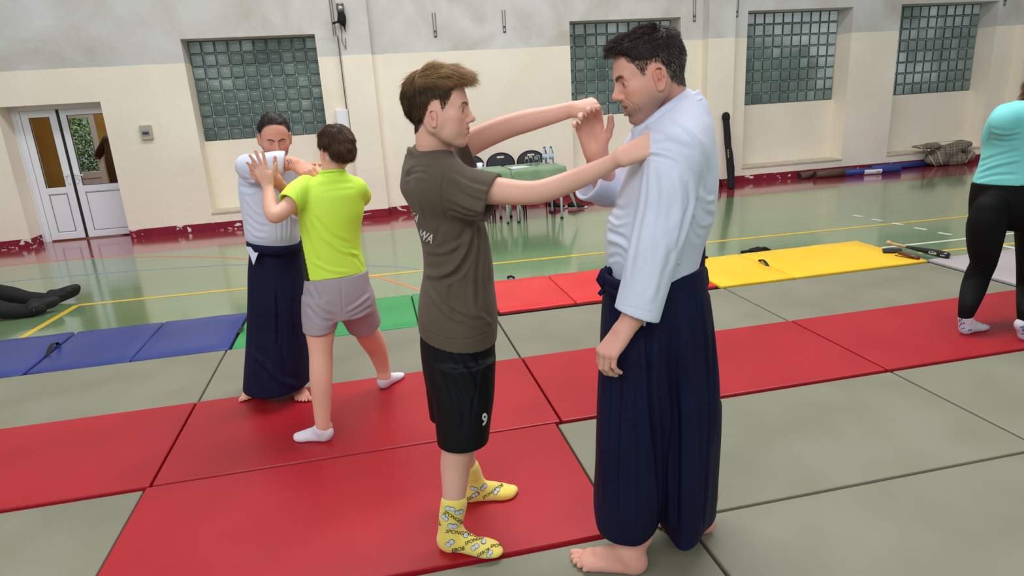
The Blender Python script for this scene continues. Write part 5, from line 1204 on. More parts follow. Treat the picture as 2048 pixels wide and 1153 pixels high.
R4.ch(s4t, [(712, 378, 22, .0), (720, 392, 22, .08), (714, 392, 20, .18)], .02)
pq = R4.P(577, 408, -.12); aq = R4.P(565, 419, -.145)-R4.P(596, 388, -.06); aq /= np.linalg.norm(aq); s4t.plane(pq, aq, box=(pq-.09, pq+.09)); s4t.cone(pq-aq*.03, pq+aq*.05, .042, .052, .004, 's')
zk = R4.P(670, 557, -.1); s4t.plane(zk, (.03, -.12, -1)) 
f4 = [([(590, 372), (597, 400), (598, 432)], -.003, .004), ([(640, 470), (680, 500), (720, 510)], .005, .010), ([(625, 430), (660, 470), (700, 490)], -.005, .012), ([(620, 520), (660, 540), (700, 545)], .004, .010), ([(690, 500), (715, 520), (728, 540)], -.005, .009), ([(640, 380), (680, 375), (710, 372)], .003, .010), ([(612, 440), (625, 480), (640, 520)], .004, .012)]
def kt(v):
    # the black side panel of the shirt
    t = np.ones((len(v), 3)); a, b = R4.P(598, 470, 0), R4.P(606, 560, 0); m = (v[:, 2] < a[2]) & (v[:, 1] < 99); w = (a[2]-v[:, 2])/(a[2]-b[2]); xe = a[0]+(b[0]-a[0])*w+.012+.030*w; t[m & (v[:, 0] < xe)] = (.03, .02, .02); return t
M_flu2 = mat('fluorescent_jersey_panelled', (206, 248, 72), .7, (212, 250, 84), 4, bump=.2, bscale=300, bump2=.4, bscale2=12, attr=True)
solid(s4t, .006, 't_shirt', M_flu2, kid, folds=f4, noise=.0012, nsc=16, tint=kt)
s4c = SDF(); Cc = R4.P(665, 345, 0); s4c.chain([Cc+np.array((math.cos(a)*.060, math.sin(a)*.064, .003-.010*math.sin(a))) for a in np.linspace(0, 2*math.pi, 25)], [.0075]*25, .004, sub=1); solid(s4c, .005, 'collar', M_flu2, kid, tint=lambda v: np.ones((len(v), 3)))
M_gsh = mat('grey_polyester', (160, 152, 158), .6, (168, 160, 166), 4, bump=.2, bscale=260, bump2=.5, bscale2=12)
s4s = SDF()
s4s.loft(R4.rows([(545, 609, 735, .12), (570, 606, 739, .13), (600, 605, 744, .135), (630, 605, 748, .13)], .13), ex, ey, .01)
s4s.loft(R4.rows([(590, 604, 686, .12, -.01), (625, 604, 682, .12, -.03), (650, 605, 676, .115, -.045), (685, 606, 669, .11, -.06)], .12), ex, ey, .02)
R4.ch(s4s, [(706, 600, 44, .02), (718, 625, 38, .08), (731, 655, 34, .16)], .02)
pq = R4.P(726, 647, .14); aq = R4.P(731, 655, .16)-R4.P(714, 615, .06); aq /= np.linalg.norm(aq); s4s.plane(pq, aq, box=(pq-.13, pq+.13)); s4s.cone(pq-aq*.04, pq+aq*.05, .060, .066, .004, 's')
z4 = R4.P(640, 668, -.12); s4s.plane(z4, (-.04, 0, -1), box=(np.array((z4[0]-.3, z4[1]-.1, z4[2]-.2)), np.array((R4.P(684, 660)[0], z4[1]+.4, z4[2]+.05)))); zq = R4.P(640, 690, -.06); s4s.cone(zq+np.array((0, 0, -.05)), zq+np.array((0, 0, .07)), .078, .066, .004, 's')
solid(s4s, .0065, 'shorts', M_gsh, kid, folds=[([(682, 560), (684, 600), (686, 632)], -.004, .005), ([(616, 570), (640, 610), (675, 628)], .006, .012), ([(612, 610), (640, 640), (672, 645)], -.006, .011), ([(690, 625), (715, 610), (740, 590)], .006, .010), ([(695, 640), (720, 628), (745, 612)], -.005, .009), ([(608, 652), (640, 662), (668, 660)], -.0025, .0035), ([(630, 560), (640, 590), (650, 600)], .004, .01)], noise=.0016, nsc=16)
M_wsock = mat('white_sock', (222, 218, 226), .85, bump=.4, bscale=240)
for hk, d_, top in ((hk1, fl(592, 884, HR)-fl(658, 886, HR), (646, 856)), (hk2, fl(803, 762, HR)-fl(772, 784, HR), (770, 756))):
    s_ = SDF(); foot(s_, hk, d_, (0, 0, 1), .84, 1, False, None, .003); s_.chain([hk+V(0, 0, .045), np.array(tuple(at(top[0], top[1]+4, hk.y)))], [.036, .037], .015); solid(s_, .005, 'sock', M_wsock, kid)

# ================================================================ woman on the right
YW = 3.42
R5 = Rig(YW)
pw_ = fl(1990, 665, HR); wom = empty('person', (pw_.x, pw_.y, HR), 'woman in turquoise shirt and black leggings at the right edge, seen from behind', 'person')
s5 = SDF(); P_ = at(2092, 190, YW+.12); r, u, c = frame(2092, 190); fk = (-c*.75+r*.65).normalized(); H5 = Fr(P_, fk, fk.cross(u), u, .98); head(s5, H5)
s5.chain([np.array(H5.O)-np.array((0, 0, .05)), R5.P(2075, 250, .08), R5.P(2060, 300, .05)], [.055, .06, .1], .02)
R5.ch(s5, [(2030, 250, 18, .06), (2012, 285, 18, .22), (2030, 320, 20, .40), (2060, 330, 20, .55)], .01)
R5.ch(s5, [(2120, 260, 34, .0), (2160, 330, 28, .15), (2150, 340, 22, .40), (2130, 330, 20, .55)], .01)
r, u, c = frame(2060, 330)
for hx in (2062, 2128): hand(s5, R5.P(hx, 330, .55), np.array(tuple(-c+u*.3)), np.array(tuple(u)), r, k=.9)
solid(s5, .009, 'body', M_skin, wom, boxes=[(H5.O-.16, H5.O+.16, .005)], tint=face_tint((216, 160, 138), H5))
eyes(H5, wom)
vc, Fc = cap(H5, [(-.020, 0, .036, .115, .098, .104), (-.05, 0, -.02, .075, .085, .07)], hl([-.14, -.10, -.05, -.0, .03, .06, .09, .12], [-.09, -.09, -.08, -.02, .02, .06, .07, .07]), .006, 'hair', wom, None, noise=.006, seed=12)
cols5 = lambda L_, rng: srgb((128, 84, 56))[None]*rng.uniform(.5, 1.5, len(L_))[:, None]
hh1 = hair_from(vc, Fc, 2600, lambda L_: (L_[:, 2] > -.2).astype(float), lambda L_: np.stack([np.full(len(L_), -.3), L_[:, 1]*6, np.full(len(L_), -.6)], 1), H5, lambda L_: np.full(len(L_), .05), .0014, cols5, 3, lift=.6, curl=.8, seg=5)
join_tinted('hair', [(vc, Fc, np.repeat(srgb((88, 58, 40))[None], len(vc), 0)), hh1], M_hair, wom)
M_tur = mat('turquoise_jersey', (112, 196, 194), .75, (120, 204, 202), 3, bump=.2, bscale=300, bump2=.4, bscale2=9)
s5t = SDF(); ex, ey = R5.axes(2030, 320)
s5t.loft(R5.rows([(200, 2030, 2120, .07, .04), (210, 1996, 2150, .10, .02), (232, 1979, 2166, .125, .01), (262, 1972, 2172, .135, 0), (300, 1964, 2170, .135, 0), (335, 1955, 2165, .14, 0), (362, 1944, 2160, .145, 0), (395, 1934, 2156, .15, 0)], .13), ex, ey, .02)
R5.ch(s5t, [(2012, 245, 30, .06), (1998, 270, 26, .14), (1994, 288, 24, .22)], .04); R5.ch(s5t, [(2125, 240, 34, .05), (2150, 280, 28, .15)], .04)
z5 = R5.P(2000, 381, -.1); s5t.plane(z5, (.05, 0, -1))
solid(s5t, .007, 't_shirt', M_tur, wom, folds=[([(1955, 345), (1990, 330), (2045, 318)], .007, .012), ([(1958, 325), (1995, 312), (2045, 300)], -.006, .012), ([(1980, 262), (2010, 268), (2048, 262)], .006, .012), ([(1982, 280), (2010, 284), (2045, 280)], -.006, .011), ([(1950, 362), (1990, 352), (2040, 350)], -.006, .012), ([(1976, 255), (1978, 268), (1972, 282)], .006, .006), ([(2000, 215), (1985, 240), (1980, 262)], -.003, .005)], noise=.002, nsc=10)
M_leg = mat('black_leggings', (8, 8, 10), .75, bump=.15, bscale=300, sheen=0, spec=.2, bump2=.3, bscale2=8)
s5l = SDF()
s5l.loft(R5.rows([(368, 1942, 2150, .13), (400, 1937, 2150, .145), (425, 1936, 2150, .145), (446, 1937, 2148, .125), (458, 1944, 2140, .10)], .15), ex, ey, .015)
hw1, hw2 = fl(1928, 668, HR), fl(2046, 680, HR)
def limb(sd, rows, k=.06):
    P = [np.array(tuple(at(a, b, d))) for a, b, r, d in rows]; sd.chain(P, [r/ppm(p) for (a, b, r, d), p in zip(rows, P)], k)
limb(s5l, [(1980, 420, 30, YW), (1973, 450, 34, YW), (1969, 489, 30, YW), (1967, 525, 23, YW), (1956, 551, 22.5, YW+.02), (1947, 578, 22, YW), (1938, 607, 18, hw1.y+.02), (1931, 632, 13, hw1.y)])
limb(s5l, [(2098, 420, 34, YW), (2080, 450, 40, YW), (2072, 489, 34, YW), (2064, 525, 26, YW-.03), (2062, 551, 24, YW-.05), (2062, 585, 24, YW-.08), (2056, 615, 19, hw2.y+.02), (2051, 642, 13.5, hw2.y)])
solid(s5l, .0075, 'leggings', M_leg, wom, folds=[([(1948, 538), (1968, 545), (1990, 535)], -.004, .005), ([(1950, 528), (1970, 536), (1992, 525)], .004, .005)])
M_psock = mat('white_patterned_sock', (206, 206, 214), .85, bump=.4, bscale=240); M_bsq = mat('sock_blue', (40, 80, 170), .8)
for j, (hk, d_, top, k_) in enumerate(((hw1, fl(1950, 660, HR)-fl(1922, 668, HR), (1931, 636), 1), (hw2, fl(2075, 672, HR)-fl(2040, 683, HR), (2044, 650), -1))):
    s_ = SDF(); foot(s_, hk, d_, (0, 0, 1), .95, k_, False, None, .002); s_.chain([hk+V(0, 0, .05), np.array(tuple(at(top[0], top[1], hk.y)))], [.034, .042], .015); o, v, F = solid(s_, .005, 'sock', M_psock, wom, ret=True); bv = bvh_of(v, F)
    rr = random.Random(4+j); P = []; cxx = top[0]-4
    for q in range(7):
        x_, y_ = cxx+rr.uniform(-12, 14), top[1]+5+q*3.4
        P.append([(x_-5, y_), (x_+3, y_-1.5), (x_+5, y_), (x_-3, y_+1.5)]); P.append([(x_-3, y_-2), (x_-1, y_-2.5), (x_, y_), (x_-2, y_)]); P.append([(x_+2, y_-3), (x_+4, y_-3), (x_+3, y_), (x_+1, y_)])
    decal('blue_motif', P, bv, M_bsq, o, off=.0018)

# ================================================================ person sitting on the floor at the left edge
YS = 6.3
R6 = Rig(YS)
ps = fl(60, 628, 0); sit = empty('person', (ps.x, ps.y, 0), 'person in black trousers and shoes sitting on the green floor, at left edge', 'person')
s6 = SDF(); M_blkc = mat('black_trouser_cloth', (16, 15, 17), .8, bump=.2, bscale=200, bump2=.5, bscale2=12)
ya, yb = fl(60, 634, 0).y-.0, fl(80, 612, 0).y
def q6(px, py, Y): return np.array(tuple(at(px, py, Y)))
near = [(-190, 628, 33, ya), (-100, 624, 28, ya), (-30, 618, 21, ya), (20, 622, 16, ya), (55, 622, 13, ya), (82, 618, 11, ya)]
far = [(-190, 600, 33, yb+.1), (-110, 585, 28, yb+.1), (-40, 583, 20, yb+.05), (20, 590, 17, yb+.02), (60, 597, 14.5, yb), (100, 598, 11, yb)]
for L_ in (near, far):
    P = [q6(a, b, d) for a, b, r_q, d in L_]; P = [np.array((p[0], p[1], max(p[2], r_q/ppm(p)))) for p, (a, b, r_q, d) in zip(P, L_)]; s6.chain(P, [r_q/ppm(p) for p, (a, b, r_q, d) in zip(P, L_)], .02)
hipx = q6(-200, 612, ya+.15); s6.ell(hipx+np.array((-.02, 0, .03)), (.17, .2, .12), None, .05)
solid(s6, .01, 'trousers', M_blkc, sit, noise=.004, nsc=18)
s6b = SDF(); hx_ = hipx+np.array((-.05, 0, 0)); s6b.chain([hx_+np.array((0, 0, .1)), hx_+np.array((-.10, 0, .35)), hx_+np.array((-.16, 0, .55))], [.13, .14, .13], .03)
s6b.chain([hx_+np.array((-.15, -.17, .55)), hx_+np.array((-.30, -.26, .30)), hx_+np.array((-.45, -.28, .07))], [.06, .045, .035], .02); s6b.chain([hx_+np.array((-.15, .17, .55)), hx_+np.array((-.30, .26, .30)), hx_+np.array((-.45, .28, .07))], [.06, .045, .035], .02)
H6 = Fr(hx_+np.array((-.17, 0, .86)), (1, 0, -.1), (0, -1, 0), (.1, 0, 1), 1.0); 
s6k = SDF(); head(s6k, H6); s6k.chain([hx_+np.array((-.19, 0, .80)), hx_+np.array((-.17, 0, .6))], [.055, .06], .02)
for sy in (-1, 1): hand(s6k, hx_+np.array((-.45, .28*sy, .05)), np.array((-.6, 0, -.3)), np.array((0, 0, 1.)), np.array((0, -sy, 0.)), k=.95, curl=(10, 15, 10))
s6k.chain([hx_+np.array((-.30, -.26, .30)), hx_+np.array((-.45, -.28, .06))], [.03, .026], .01); s6k.chain([hx_+np.array((-.30, .26, .30)), hx_+np.array((-.45, .28, .06))], [.03, .026], .01); s6k.chain([hx_+np.array((-.17, 0, .6)), hx_+np.array((-.05, 0, .1))], [.06, .06], .02)
s6k.chain([hx_+np.array((-.15, -.15, .54)), hx_+np.array((-.30, -.26, .30))], [.04, .03], .01); s6k.chain([hx_+np.array((-.15, .15, .54)), hx_+np.array((-.30, .26, .30))], [.04, .03], .01)
s6k.chain([hx_+np.array((-.17, -.15, .56)), hx_+np.array((-.17, .15, .56))], [.04, .04], .02)
solid(s6k, .01, 'body', M_skin, sit, tint=face_tint((214, 160, 138), H6)); eyes(H6, sit)
solid(s6b, .01, 'sweater', mat('dark_sweater', (38, 38, 44), .85), sit, noise=.003, nsc=12)
vc, Fc = cap(H6, [(-.020, 0, .036, .103, .085, .094)], hl([-.14, -.10, -.05, -.0, .03, .06, .09, .12], [-.06, -.06, -.04, .02, .03, .06, .08, .08]), .008, 'hair', sit, None, noise=.003); to_object('hair', vc, Fc, M_hair, sit, np.repeat(srgb((60, 44, 34))[None], len(vc), 0))
M_shoe = mat('black_shoe_fabric', (20, 20, 22), .75, bump=.5, bscale=160); M_sole = mat('black_rubber_sole', (30, 30, 31), .7, (40, 40, 41), 30, bump=1, bscale=60)
# soles towards the viewer and to the right
def shoe_pts(cx_, cy_, Y, L_, ang, w_):   # toe direction in the picture plane
    r, u, c = frame(cx_, cy_); a = math.radians(ang); d = (r*math.cos(a)+u*math.sin(a)); return np.array(tuple(at(cx_, cy_, Y))), np.array(tuple(d))
for cx_, cy_, Y, ang, yaw_, k_ in ((103, 607, yb-.05, 32, 0, 1.22), (66, 620, ya-.03, 22, -10, .95)):
    s_ = SDF(); hP, d = shoe_pts(cx_, cy_, Y, 0, ang, 0); r, u, c = frame(cx_, cy_)
    a = math.radians(yaw_); d = d*math.cos(a)+np.array(tuple(-c))*math.sin(a)*-1; up = np.array(tuple(c))*-1.0+np.array(tuple(-r*math.sin(math.radians(ang))+u*math.cos(math.radians(ang)))); up = up-d*(up@d); up /= np.linalg.norm(up)
    foot(s_, hP, d, up, k_, 1, False, None, .016)
    v, F = s_.mesh(.006); h_ = (v-hP)@up
    k0 = h_ < .018; v = v+np.where(k0, -.002*np.sign(np.sin(((v-hP)@d)*420)), 0)[:, None]*up
    mF = (k0[F]).all(1); o1 = to_object('shoe', v, F[~mF], M_shoe, sit); to_object('shoe_sole', v, F[mF], M_sole, o1)
mb = MB(); mb.tube([q6(66, 618, ya-.05), q6(70, 626, ya-.06)], .012, 8); mb.build('buckle', mat('dark_metal', (60, 60, 62), .35, metal=1), sit)

# person in a brown jacket behind the door glass
YC = DY+1.9
R7 = Rig(YC); pc = at(240, 400, YC); cor = empty('person', (pc.x, YC, 0), 'person in brown jacket seen through the glass of the white door', 'person')
s7 = SDF(); ex, ey = R7.axes(235, 320)
s7.loft(R7.rows([(262, 222, 268, .08), (272, 210, 276, .11), (300, 208, 280, .12), (340, 214, 282, .12), (372, 222, 280, .12)], .12), ex, ey, .02)
R7.ch(s7, [(218, 278, 10, -.05), (205, 295, 8, .1), (198, 310, 7, .3)], .02)
solid(s7, .014, 'jacket', mat('brown_jacket', (84, 60, 44), .8), cor, noise=.004, nsc=12)
s7 = SDF(); H7 = Fr(R7.P(246, 236), (-.9, .4, 0), (.4, .9, 0), (0, 0, 1), 1.0); head(s7, H7); R7.ch(s7, [(246, 250, 9, 0), (246, 275, 10, 0)], .01); hand(s7, R7.P(198, 310, .3), np.array((-.6, .6, -.2)), np.array((0, 0, 1.)), np.array((1., 0, 0)), k=.9); R7.ch(s7, [(218, 278, 6, -.05), (205, 295, 6, .1), (198, 310, 5, .3)], .02); R7.ch(s7, [(246, 275, 10, 0), (248, 350, 12, 0)], .02); R7.ch(s7, [(232, 278, 6, 0), (218, 278, 6, -.05)], .02)
solid(s7, .012, 'body', M_skin, cor, tint=face_tint((206, 150, 128), H7))
s7 = SDF(); zf = R7.P(248, 372)
for dx in (-.09, .10): s7.chain([zf+np.array((dx, 0, .05)), np.array((zf[0]+dx, zf[1], .5)), np.array((zf[0]+dx*1.1, zf[1], .06))], [.11, .09, .07], .02)
solid(s7, .014, 'trousers', M_blkc, cor)
s7 = SDF()
for dx in (-.09, .10): foot(s7, np.array((zf[0]+dx*1.1, zf[1]+.03, .0)), (-.3, -1, 0), (0, 0, 1), 1, 1, False, None, .006)
solid(s7, .01, 'shoes', M_shoe, cor)
vc, Fc = cap(H7, [(-.020, 0, .036, .103, .085, .094)], hl([-.14, -.10, -.05, -.0, .03, .06, .09, .12], [-.06, -.06, -.04, .02, .03, .06, .08, .08]), .01, 'hair', cor, None, noise=.003); to_object('hair', vc, Fc, M_hair, cor, np.repeat(srgb((50, 38, 30))[None], len(vc), 0))
# ================================================================ tables, chairs and small things by the wall
M_chrome = mat('chrome_tube', (222, 224, 230), .3, metal=.1); M_blkp = mat('black_plastic', (22, 22, 24), .4); M_uph = mat('charcoal_upholstery', (58, 58, 64), .85, bump=.4, bscale=200)
M_cloth = mat('green_tablecloth', (124, 150, 116), .8, (138, 162, 130), 8, bump=.3, bscale=260, sheen=.2)
M_top = mat('table_top', (150, 140, 120), .5)
def table(x0, x1, label, cl_label):
    ya, yb, h = 8.72, 9.30, .735; t = empty('folding_table', ((x0+x1)/2, (ya+yb)/2, 0), label, 'table', None)
    m_ = MB(); m_.box((x0+.01, ya+.01, h-.025), (x1-.01, yb-.01, h), .004); m_.build('tabletop', M_top, t)
    for lx in (x0+.05, x1-.05):
        for ly in (ya+.04, yb-.04):
            m_ = MB(); m_.tube([(lx, ly, .02), (lx, ly, h-.025)], .017, 10); lg = m_.build('leg', M_chrome, t)
            m_ = MB(); m_.tube([(lx, ly, 0), (lx, ly, .026)], .021, 10); m_.build('rubber_foot', M_blkp, lg)
    # draped cloth: a sheet following the top, then hanging in soft folds to pointed corners
    nx, ny = 44, 36; ov = .34; z0 = h+.003; X_ = np.linspace(x0-ov, x1+ov, nx); Y_ = np.linspace(ya-ov, yb+ov, ny); vs = []
    for j in range(ny):
        for i in range(nx):
            x, y = X_[i], Y_[j]; ox = max(x0-x, 0, x-x1); oy = max(ya-y, 0, y-yb); sx = -1 if x < x0 else 1; sy = -1 if y < ya else 1
            px_, py_ = min(max(x, x0), x1), min(max(y, ya), yb); d = ox+oy*1.0
            if ox > 0 and oy > 0:
                q = min(ox, oy); out = .015+.12*q/ov; z = z0-max(ox, oy)-.88*q; px_ += sx*out; py_ += sy*out
            elif ox > 0: z = z0-ox; px_ += sx*(.008+.010*math.sin(y*24+1)*min(ox/.1, 1)+.012)
            elif oy > 0: z = z0-oy; py_ += sy*(.008+.010*math.sin(x*22)*min(oy/.1, 1)+.012)
            else: z = z0+.0008*math.sin(x*30)*math.sin(y*27)
            vs.append((px_, py_, z))
    F = np.array([(j*nx+i, j*nx+i+1, (j+1)*nx+i+1, (j+1)*nx+i) for j in range(ny-1) for i in range(nx-1)])
    o = to_object('tablecloth', np.array(vs), F, M_cloth); tag(o, cl_label, 'tablecloth')
    md = o.modifiers.new('thickness', 'SOLIDIFY'); md.thickness = .0025
table(.99, 1.82, 'small table with chrome legs under the left green cloth, nearer the teenager', 'left green tablecloth, next to the teenager\'s chest')
table(1.87, 2.59, 'small table with chrome legs under the right green cloth, carrying bottles', 'right green tablecloth, under the bottles and glasses')
def chair(label, loc, rz):
    t = empty('stacking_chair', (0, 0, 0), label, 'chair', 'conference chairs behind the green tables')
    sd = SDF(); sd.ell((0, .235, .70), (.215, .022, .165), None, .004); sd.cone((-.045, .235, .805), (.045, .235, .805), .016, .016, .004, 's')
    sd.add('b', (-.3, .1, .4), (.3, .4, .62), lambda x, y, z: (.60-z)+0*x+0*y, 0, 'i')
    v, F = sd.mesh(.011); to_object('backrest', v, F, M_uph, t)
    n = 26; m_ = MB(); m_.tube([(.215*math.cos(a), .235, .70+.168*math.sin(a)) for a in np.linspace(-.5, math.pi+.5, n)], .011, 6); m_.build('back_rim', M_blkp, t)
    m_ = MB(); m_.tube([(-.045, .225, .789), (-.055, .225, .805), (-.045, .225, .821), (.045, .225, .821), (.055, .225, .805), (.045, .225, .789), (-.045, .225, .789)], .004, 5); m_.build('hand_hole_trim', M_chrome, t)
    m_ = MB(); m_.box((-.22, -.2, .44), (.22, .2, .49), .02); m_.build('seat', M_uph, t, True)
    for sx in (-1, 1):
        m_ = MB(); m_.tube([(sx*.22, .26, .0), (sx*.21, .20, .42), (sx*.205, .23, .62)], .011, 8); m_.build('leg', M_blkp, t)
        m_ = MB(); m_.tube([(sx*.22, -.22, .0), (sx*.21, -.17, .44)], .011, 8); m_.build('leg', M_blkp, t)
    t.location = loc; t.rotation_euler = (0, 0, rz); return t
c1 = chair('dark oval backed chair behind the left green table, half hidden by the teenager', (1.46, 9.62, 0), 0)
for lb, x_ in (('dark oval backed chair in the middle of three behind the green tables', 1.93), ('dark oval backed chair behind the glasses on the right green table', 2.40)):
    q = copy_tree(c1); q['label'] = lb; q.location = (x_, 9.62, 0)
M_clr = mat('drinking_glass', (240, 245, 245), .03, trans=1, ior=1.08); M_pet = mat('clear_bottle', (225, 238, 245), .06, trans=.9, ior=1.15); M_lbl = mat('blue_label', (70, 110, 170), .5, (210, 225, 235), 60); M_cap = mat('blue_cap', (60, 120, 180), .4)
TZ = .739
def tglass(loc, label):
    m_ = MB(); m_.lathe([(.028, 0), (.031, .05), (.035, .13), (.032, .13), (.028, .05), (.024, .008), (0, .008)], loc, n=20); o = m_.build('drinking_glass', M_clr); tag(o, label, 'glass', 'glasses on the right green table')
for i, (dx, dy) in enumerate(((2.13, 8.98), (2.20, 9.04), (2.26, 8.96), (2.31, 9.06))):
    tglass((dx, dy, TZ), ['leftmost tall drinking glass on the green table', 'second clear drinking glass from the left, set slightly back', 'third clear drinking glass from the left on the green table', 'drinking glass next to the bottles, closest to them'][i])
def bottle(loc, label):
    t = empty('water_bottle', loc, label, 'bottle', 'water bottles on the right green table'); L0 = Vector(loc)
    m_ = MB(); m_.lathe([(.025, 0), (.034, .006), (.034, .06), (.031, .075), (.034, .09), (.034, .15), (.030, .175), (.016, .205), (.014, .222), (.0, .222)], L0, n=20); m_.build('bottle_body', M_pet, t, True)
    m_ = MB(); m_.lathe([(.0352, .065), (.0352, .135)], L0, n=20); m_.build('bottle_label', M_lbl, t, True); m_ = MB(); m_.lathe([(.017, .216), (.017, .240), (0, .2405)], L0, n=14); m_.build('cap', M_cap, t, True)
bottle((2.405, 9.05, TZ), 'clear water bottle with blue label, left of the two on the table'); bottle((2.49, 9.02, TZ), 'clear water bottle with blue label, right of the two, near the table end')
t = empty('white_cup', (1.47, 9.0, TZ), 'white cup on the left green tablecloth beside the teenager', 'cup'); m_ = MB(); m_.lathe([(.025, 0), (.036, .01), (.042, .09), (.039, .09), (.033, .012), (0, .01)], V(1.47, 9.0, TZ), n=20); m_.build('cup_body', M_white, t, True); m_ = MB(); m_.tube([(1.51, 9, TZ+.075), (1.535, 9, TZ+.07), (1.535, 9, TZ+.035), (1.508, 9, TZ+.025)], .005, 6); m_.build('cup_handle', M_white, t)
m_ = MB()
for i, (dx, dy, a) in enumerate(((1.93, 8.86, 5), (1.99, 8.90, -8), (2.05, 8.87, 3))): m_.box((dx-.075, dy-.10, TZ+.0016*i), (dx+.075, dy+.10, TZ+.0016*(i+1)), rot=rotm('Z', a))
tag(m_.build('paper_stack', mat('paper', (222, 222, 226), .7)), 'loose white papers on the right green tablecloth', 'paper')
# shoes under the table
def trainer(px, py, ang, label, m=None):
    p = fl(px, py); d = V(math.cos(ang), math.sin(ang), 0); t = empty('trainer', (p.x, p.y, 0), label, 'shoe', 'dark trainers beside the table'); s_ = SDF(); foot(s_, p+V(0, 0, .014)-d*.12, d, (0, 0, 1), 1.0, 1, False, None, .007)
    s_.cone(p-d*.10+V(0, 0, .07), p-d*.10+V(0, 0, .11), .03, .03, .01, 's'); pl_ = p; s_.plane(p+V(0, 0, .105)-d*.1, (0, 0, 1)); solid(s_, .008, 'shoe_upper', M_shoe, t)
    s_ = SDF(); s_.chain([p-d*.12+V(0, 0, .014), p+V(0, 0, .014), p+d*.11+V(0, 0, .014)], [.034, .037, .038], .01); s_.plane(p+V(0, 0, .026), (0, 0, 1)); s_.plane(p+V(0, 0, .001), (0, 0, -1)); solid(s_, .008, 'shoe_sole', mat('white_sole', (200, 196, 194), .6), t)
    m_ = MB(); side = V(-d.y, d.x, 0)
    for k in range(4):
        q = p+d*(.0+.028*k)+V(0, 0, .098-.014*k); m_.tube([q-side*.022, q+V(0, 0, .006), q+side*.022], .003, 5)
    m_.build('laces', mat('red_lace', (150, 60, 62), .7), t)
trainer(1117, 417, math.radians(-20), 'black trainer between the chrome legs of the right table'); trainer(1156, 417, math.radians(-15), 'black trainer right of the hanging cloth corner')
p = fl(1176, 398); s_ = SDF(); s_.ell((p.x, p.y, .06), (.17, .10, .075), None, .02); s_.ell((p.x-.08, p.y-.02, .08), (.08, .07, .08), None, .03); s_.plane((0, 0, .002), (0, 0, -1)); v, F = s_.mesh(.010); v = v+vnormals(v, F)*(mknoise(5)(v, 26)*.005)[:, None]
o = to_object('sports_bag', v, F, M_blkc); tag(o, 'small black bag on the red floor strip, behind the raised sleeve', 'bag')
# long black weapon bag leaning on the wall
b0, b1 = fl(1462, 378)+V(0, 0, .03), at(1452, 235, WY-.26)
t = empty('weapon_bag', (b0.x, b0.y, 0), 'long slim black weapon bag leaning upright against the wall', 'bag')
s_ = SDF(); s_.chain([b0, b0+(b1-b0)*.3+V(.015, 0, 0), b0+(b1-b0)*.65, b1], [.062, .060, .056, .050], .01); s_.plane((0, 0, .004), (0, 0, -1)); v, F = s_.mesh(.011); v = v+vnormals(v, F)*(mknoise(8)(v, 22)*.003)[:, None]; to_object('bag_body', v, F, M_blkc, t); bvB = bvh_of(v, F)
s_ = SDF(); d_ = (b1-b0).normalized(); s_.chain([b1-d_*.02, b1+d_*.02, b1+d_*.035], [.062, .064, .05], .01); solid(s_, .010, 'bag_flap', M_blkc, t)
P = []
for k in range(4):
    y_ = 300+k*4.4; x_ = 1456.2+k*.25
    P += [[(x_-1.6, y_), (x_+1.6, y_), (x_+1.6, y_+.8), (x_-1.6, y_+.8)], [(x_-.4, y_-.9), (x_+.4, y_-.9), (x_+.4, y_+2.6), (x_-.4, y_+2.6)], [(x_-1.4, y_+1.8), (x_+1.4, y_+1.8), (x_+1.4, y_+2.5), (x_-1.4, y_+2.5)]]
decal('gold_characters', P, bvB, mat('gold_thread', (190, 150, 80), .5), t, off=.003)
m_ = MB(); m_.tube([fl(1437, 374)+V(0, 0, .01), at(1437, 358, 9.9), at(1441, 362, 9.9), fl(1443, 373)+V(0, 0, .01)], .012, 6); tag(m_.build('shoulder_strap', M_blkc), 'short black strap on the floor beside the weapon bag', 'strap')
# rolled tubes along the wall
M_brn = mat('brown_vinyl_roll', (84, 58, 48), .55, (96, 68, 56), 8, bump=.5, bscale=12); M_blr = mat('blue_vinyl_roll', (36, 58, 128), .45, (44, 66, 140), 6, bump=.5, bscale=12)
def roll(pts, rad, cut, label, dy=0):
    P = [fl(*q) for q in pts]; P = [V(p.x, min(p.y, WY-rad-.01), rad)+V(0, dy, 0) for p in P]; t = empty('rolled_mat', P[0], label, 'roll', 'rolled mats lying along the foot of the wall')
    def piece(a, b, r, m, name):
        m_ = MB(); n_ = 16; A_ = P[0]+(P[-1]-P[0])*a; B_ = P[0]+(P[-1]-P[0])*b; m_.tube([A_, (A_+B_)/2+V(0, 0, .002), B_], r, n_); m_.build(name, m, t)
    if cut > 0: piece(0, cut, rad, M_brn, 'brown_sleeve')
    if cut < 1: piece(cut, 1, rad*.93, M_blr, 'blue_sleeve')
    m_ = MB(); A_ = P[0]; d = (P[-1]-P[0]).normalized(); n = d.cross(V(0, 0, 1)).normalized(); pp = []
    for i in range(34):
        a = i*.5; r_ = rad*.95*(1-i/36); pp.append(A_-d*.003+n*math.cos(a)*r_+V(0, 0, 1)*math.sin(a)*r_)
    m_.tube(pp, .0035, 4); m_.build('coiled_end', M_gap, t); return t, P
t, P = roll([(1622, 356), (1790, 344)], .062, .34, 'front rolled mat with brown sleeve, blue end and white label', -.10)
q = P[0]+(P[-1]-P[0])*.66; dv = (P[-1]-P[0]).normalized(); m_ = MB(); R_ = .0595
for k in range(6):
    a0, a1 = math.radians(150+k*15), math.radians(165+k*15); nrm = lambda a: V(0, math.cos(a), math.sin(a))*R_
    m_.poly([q-dv*.16+nrm(a0), q+dv*.16+nrm(a0), q+dv*.16+nrm(a1), q-dv*.16+nrm(a1)])
m_.build('white_label', M_white, t)
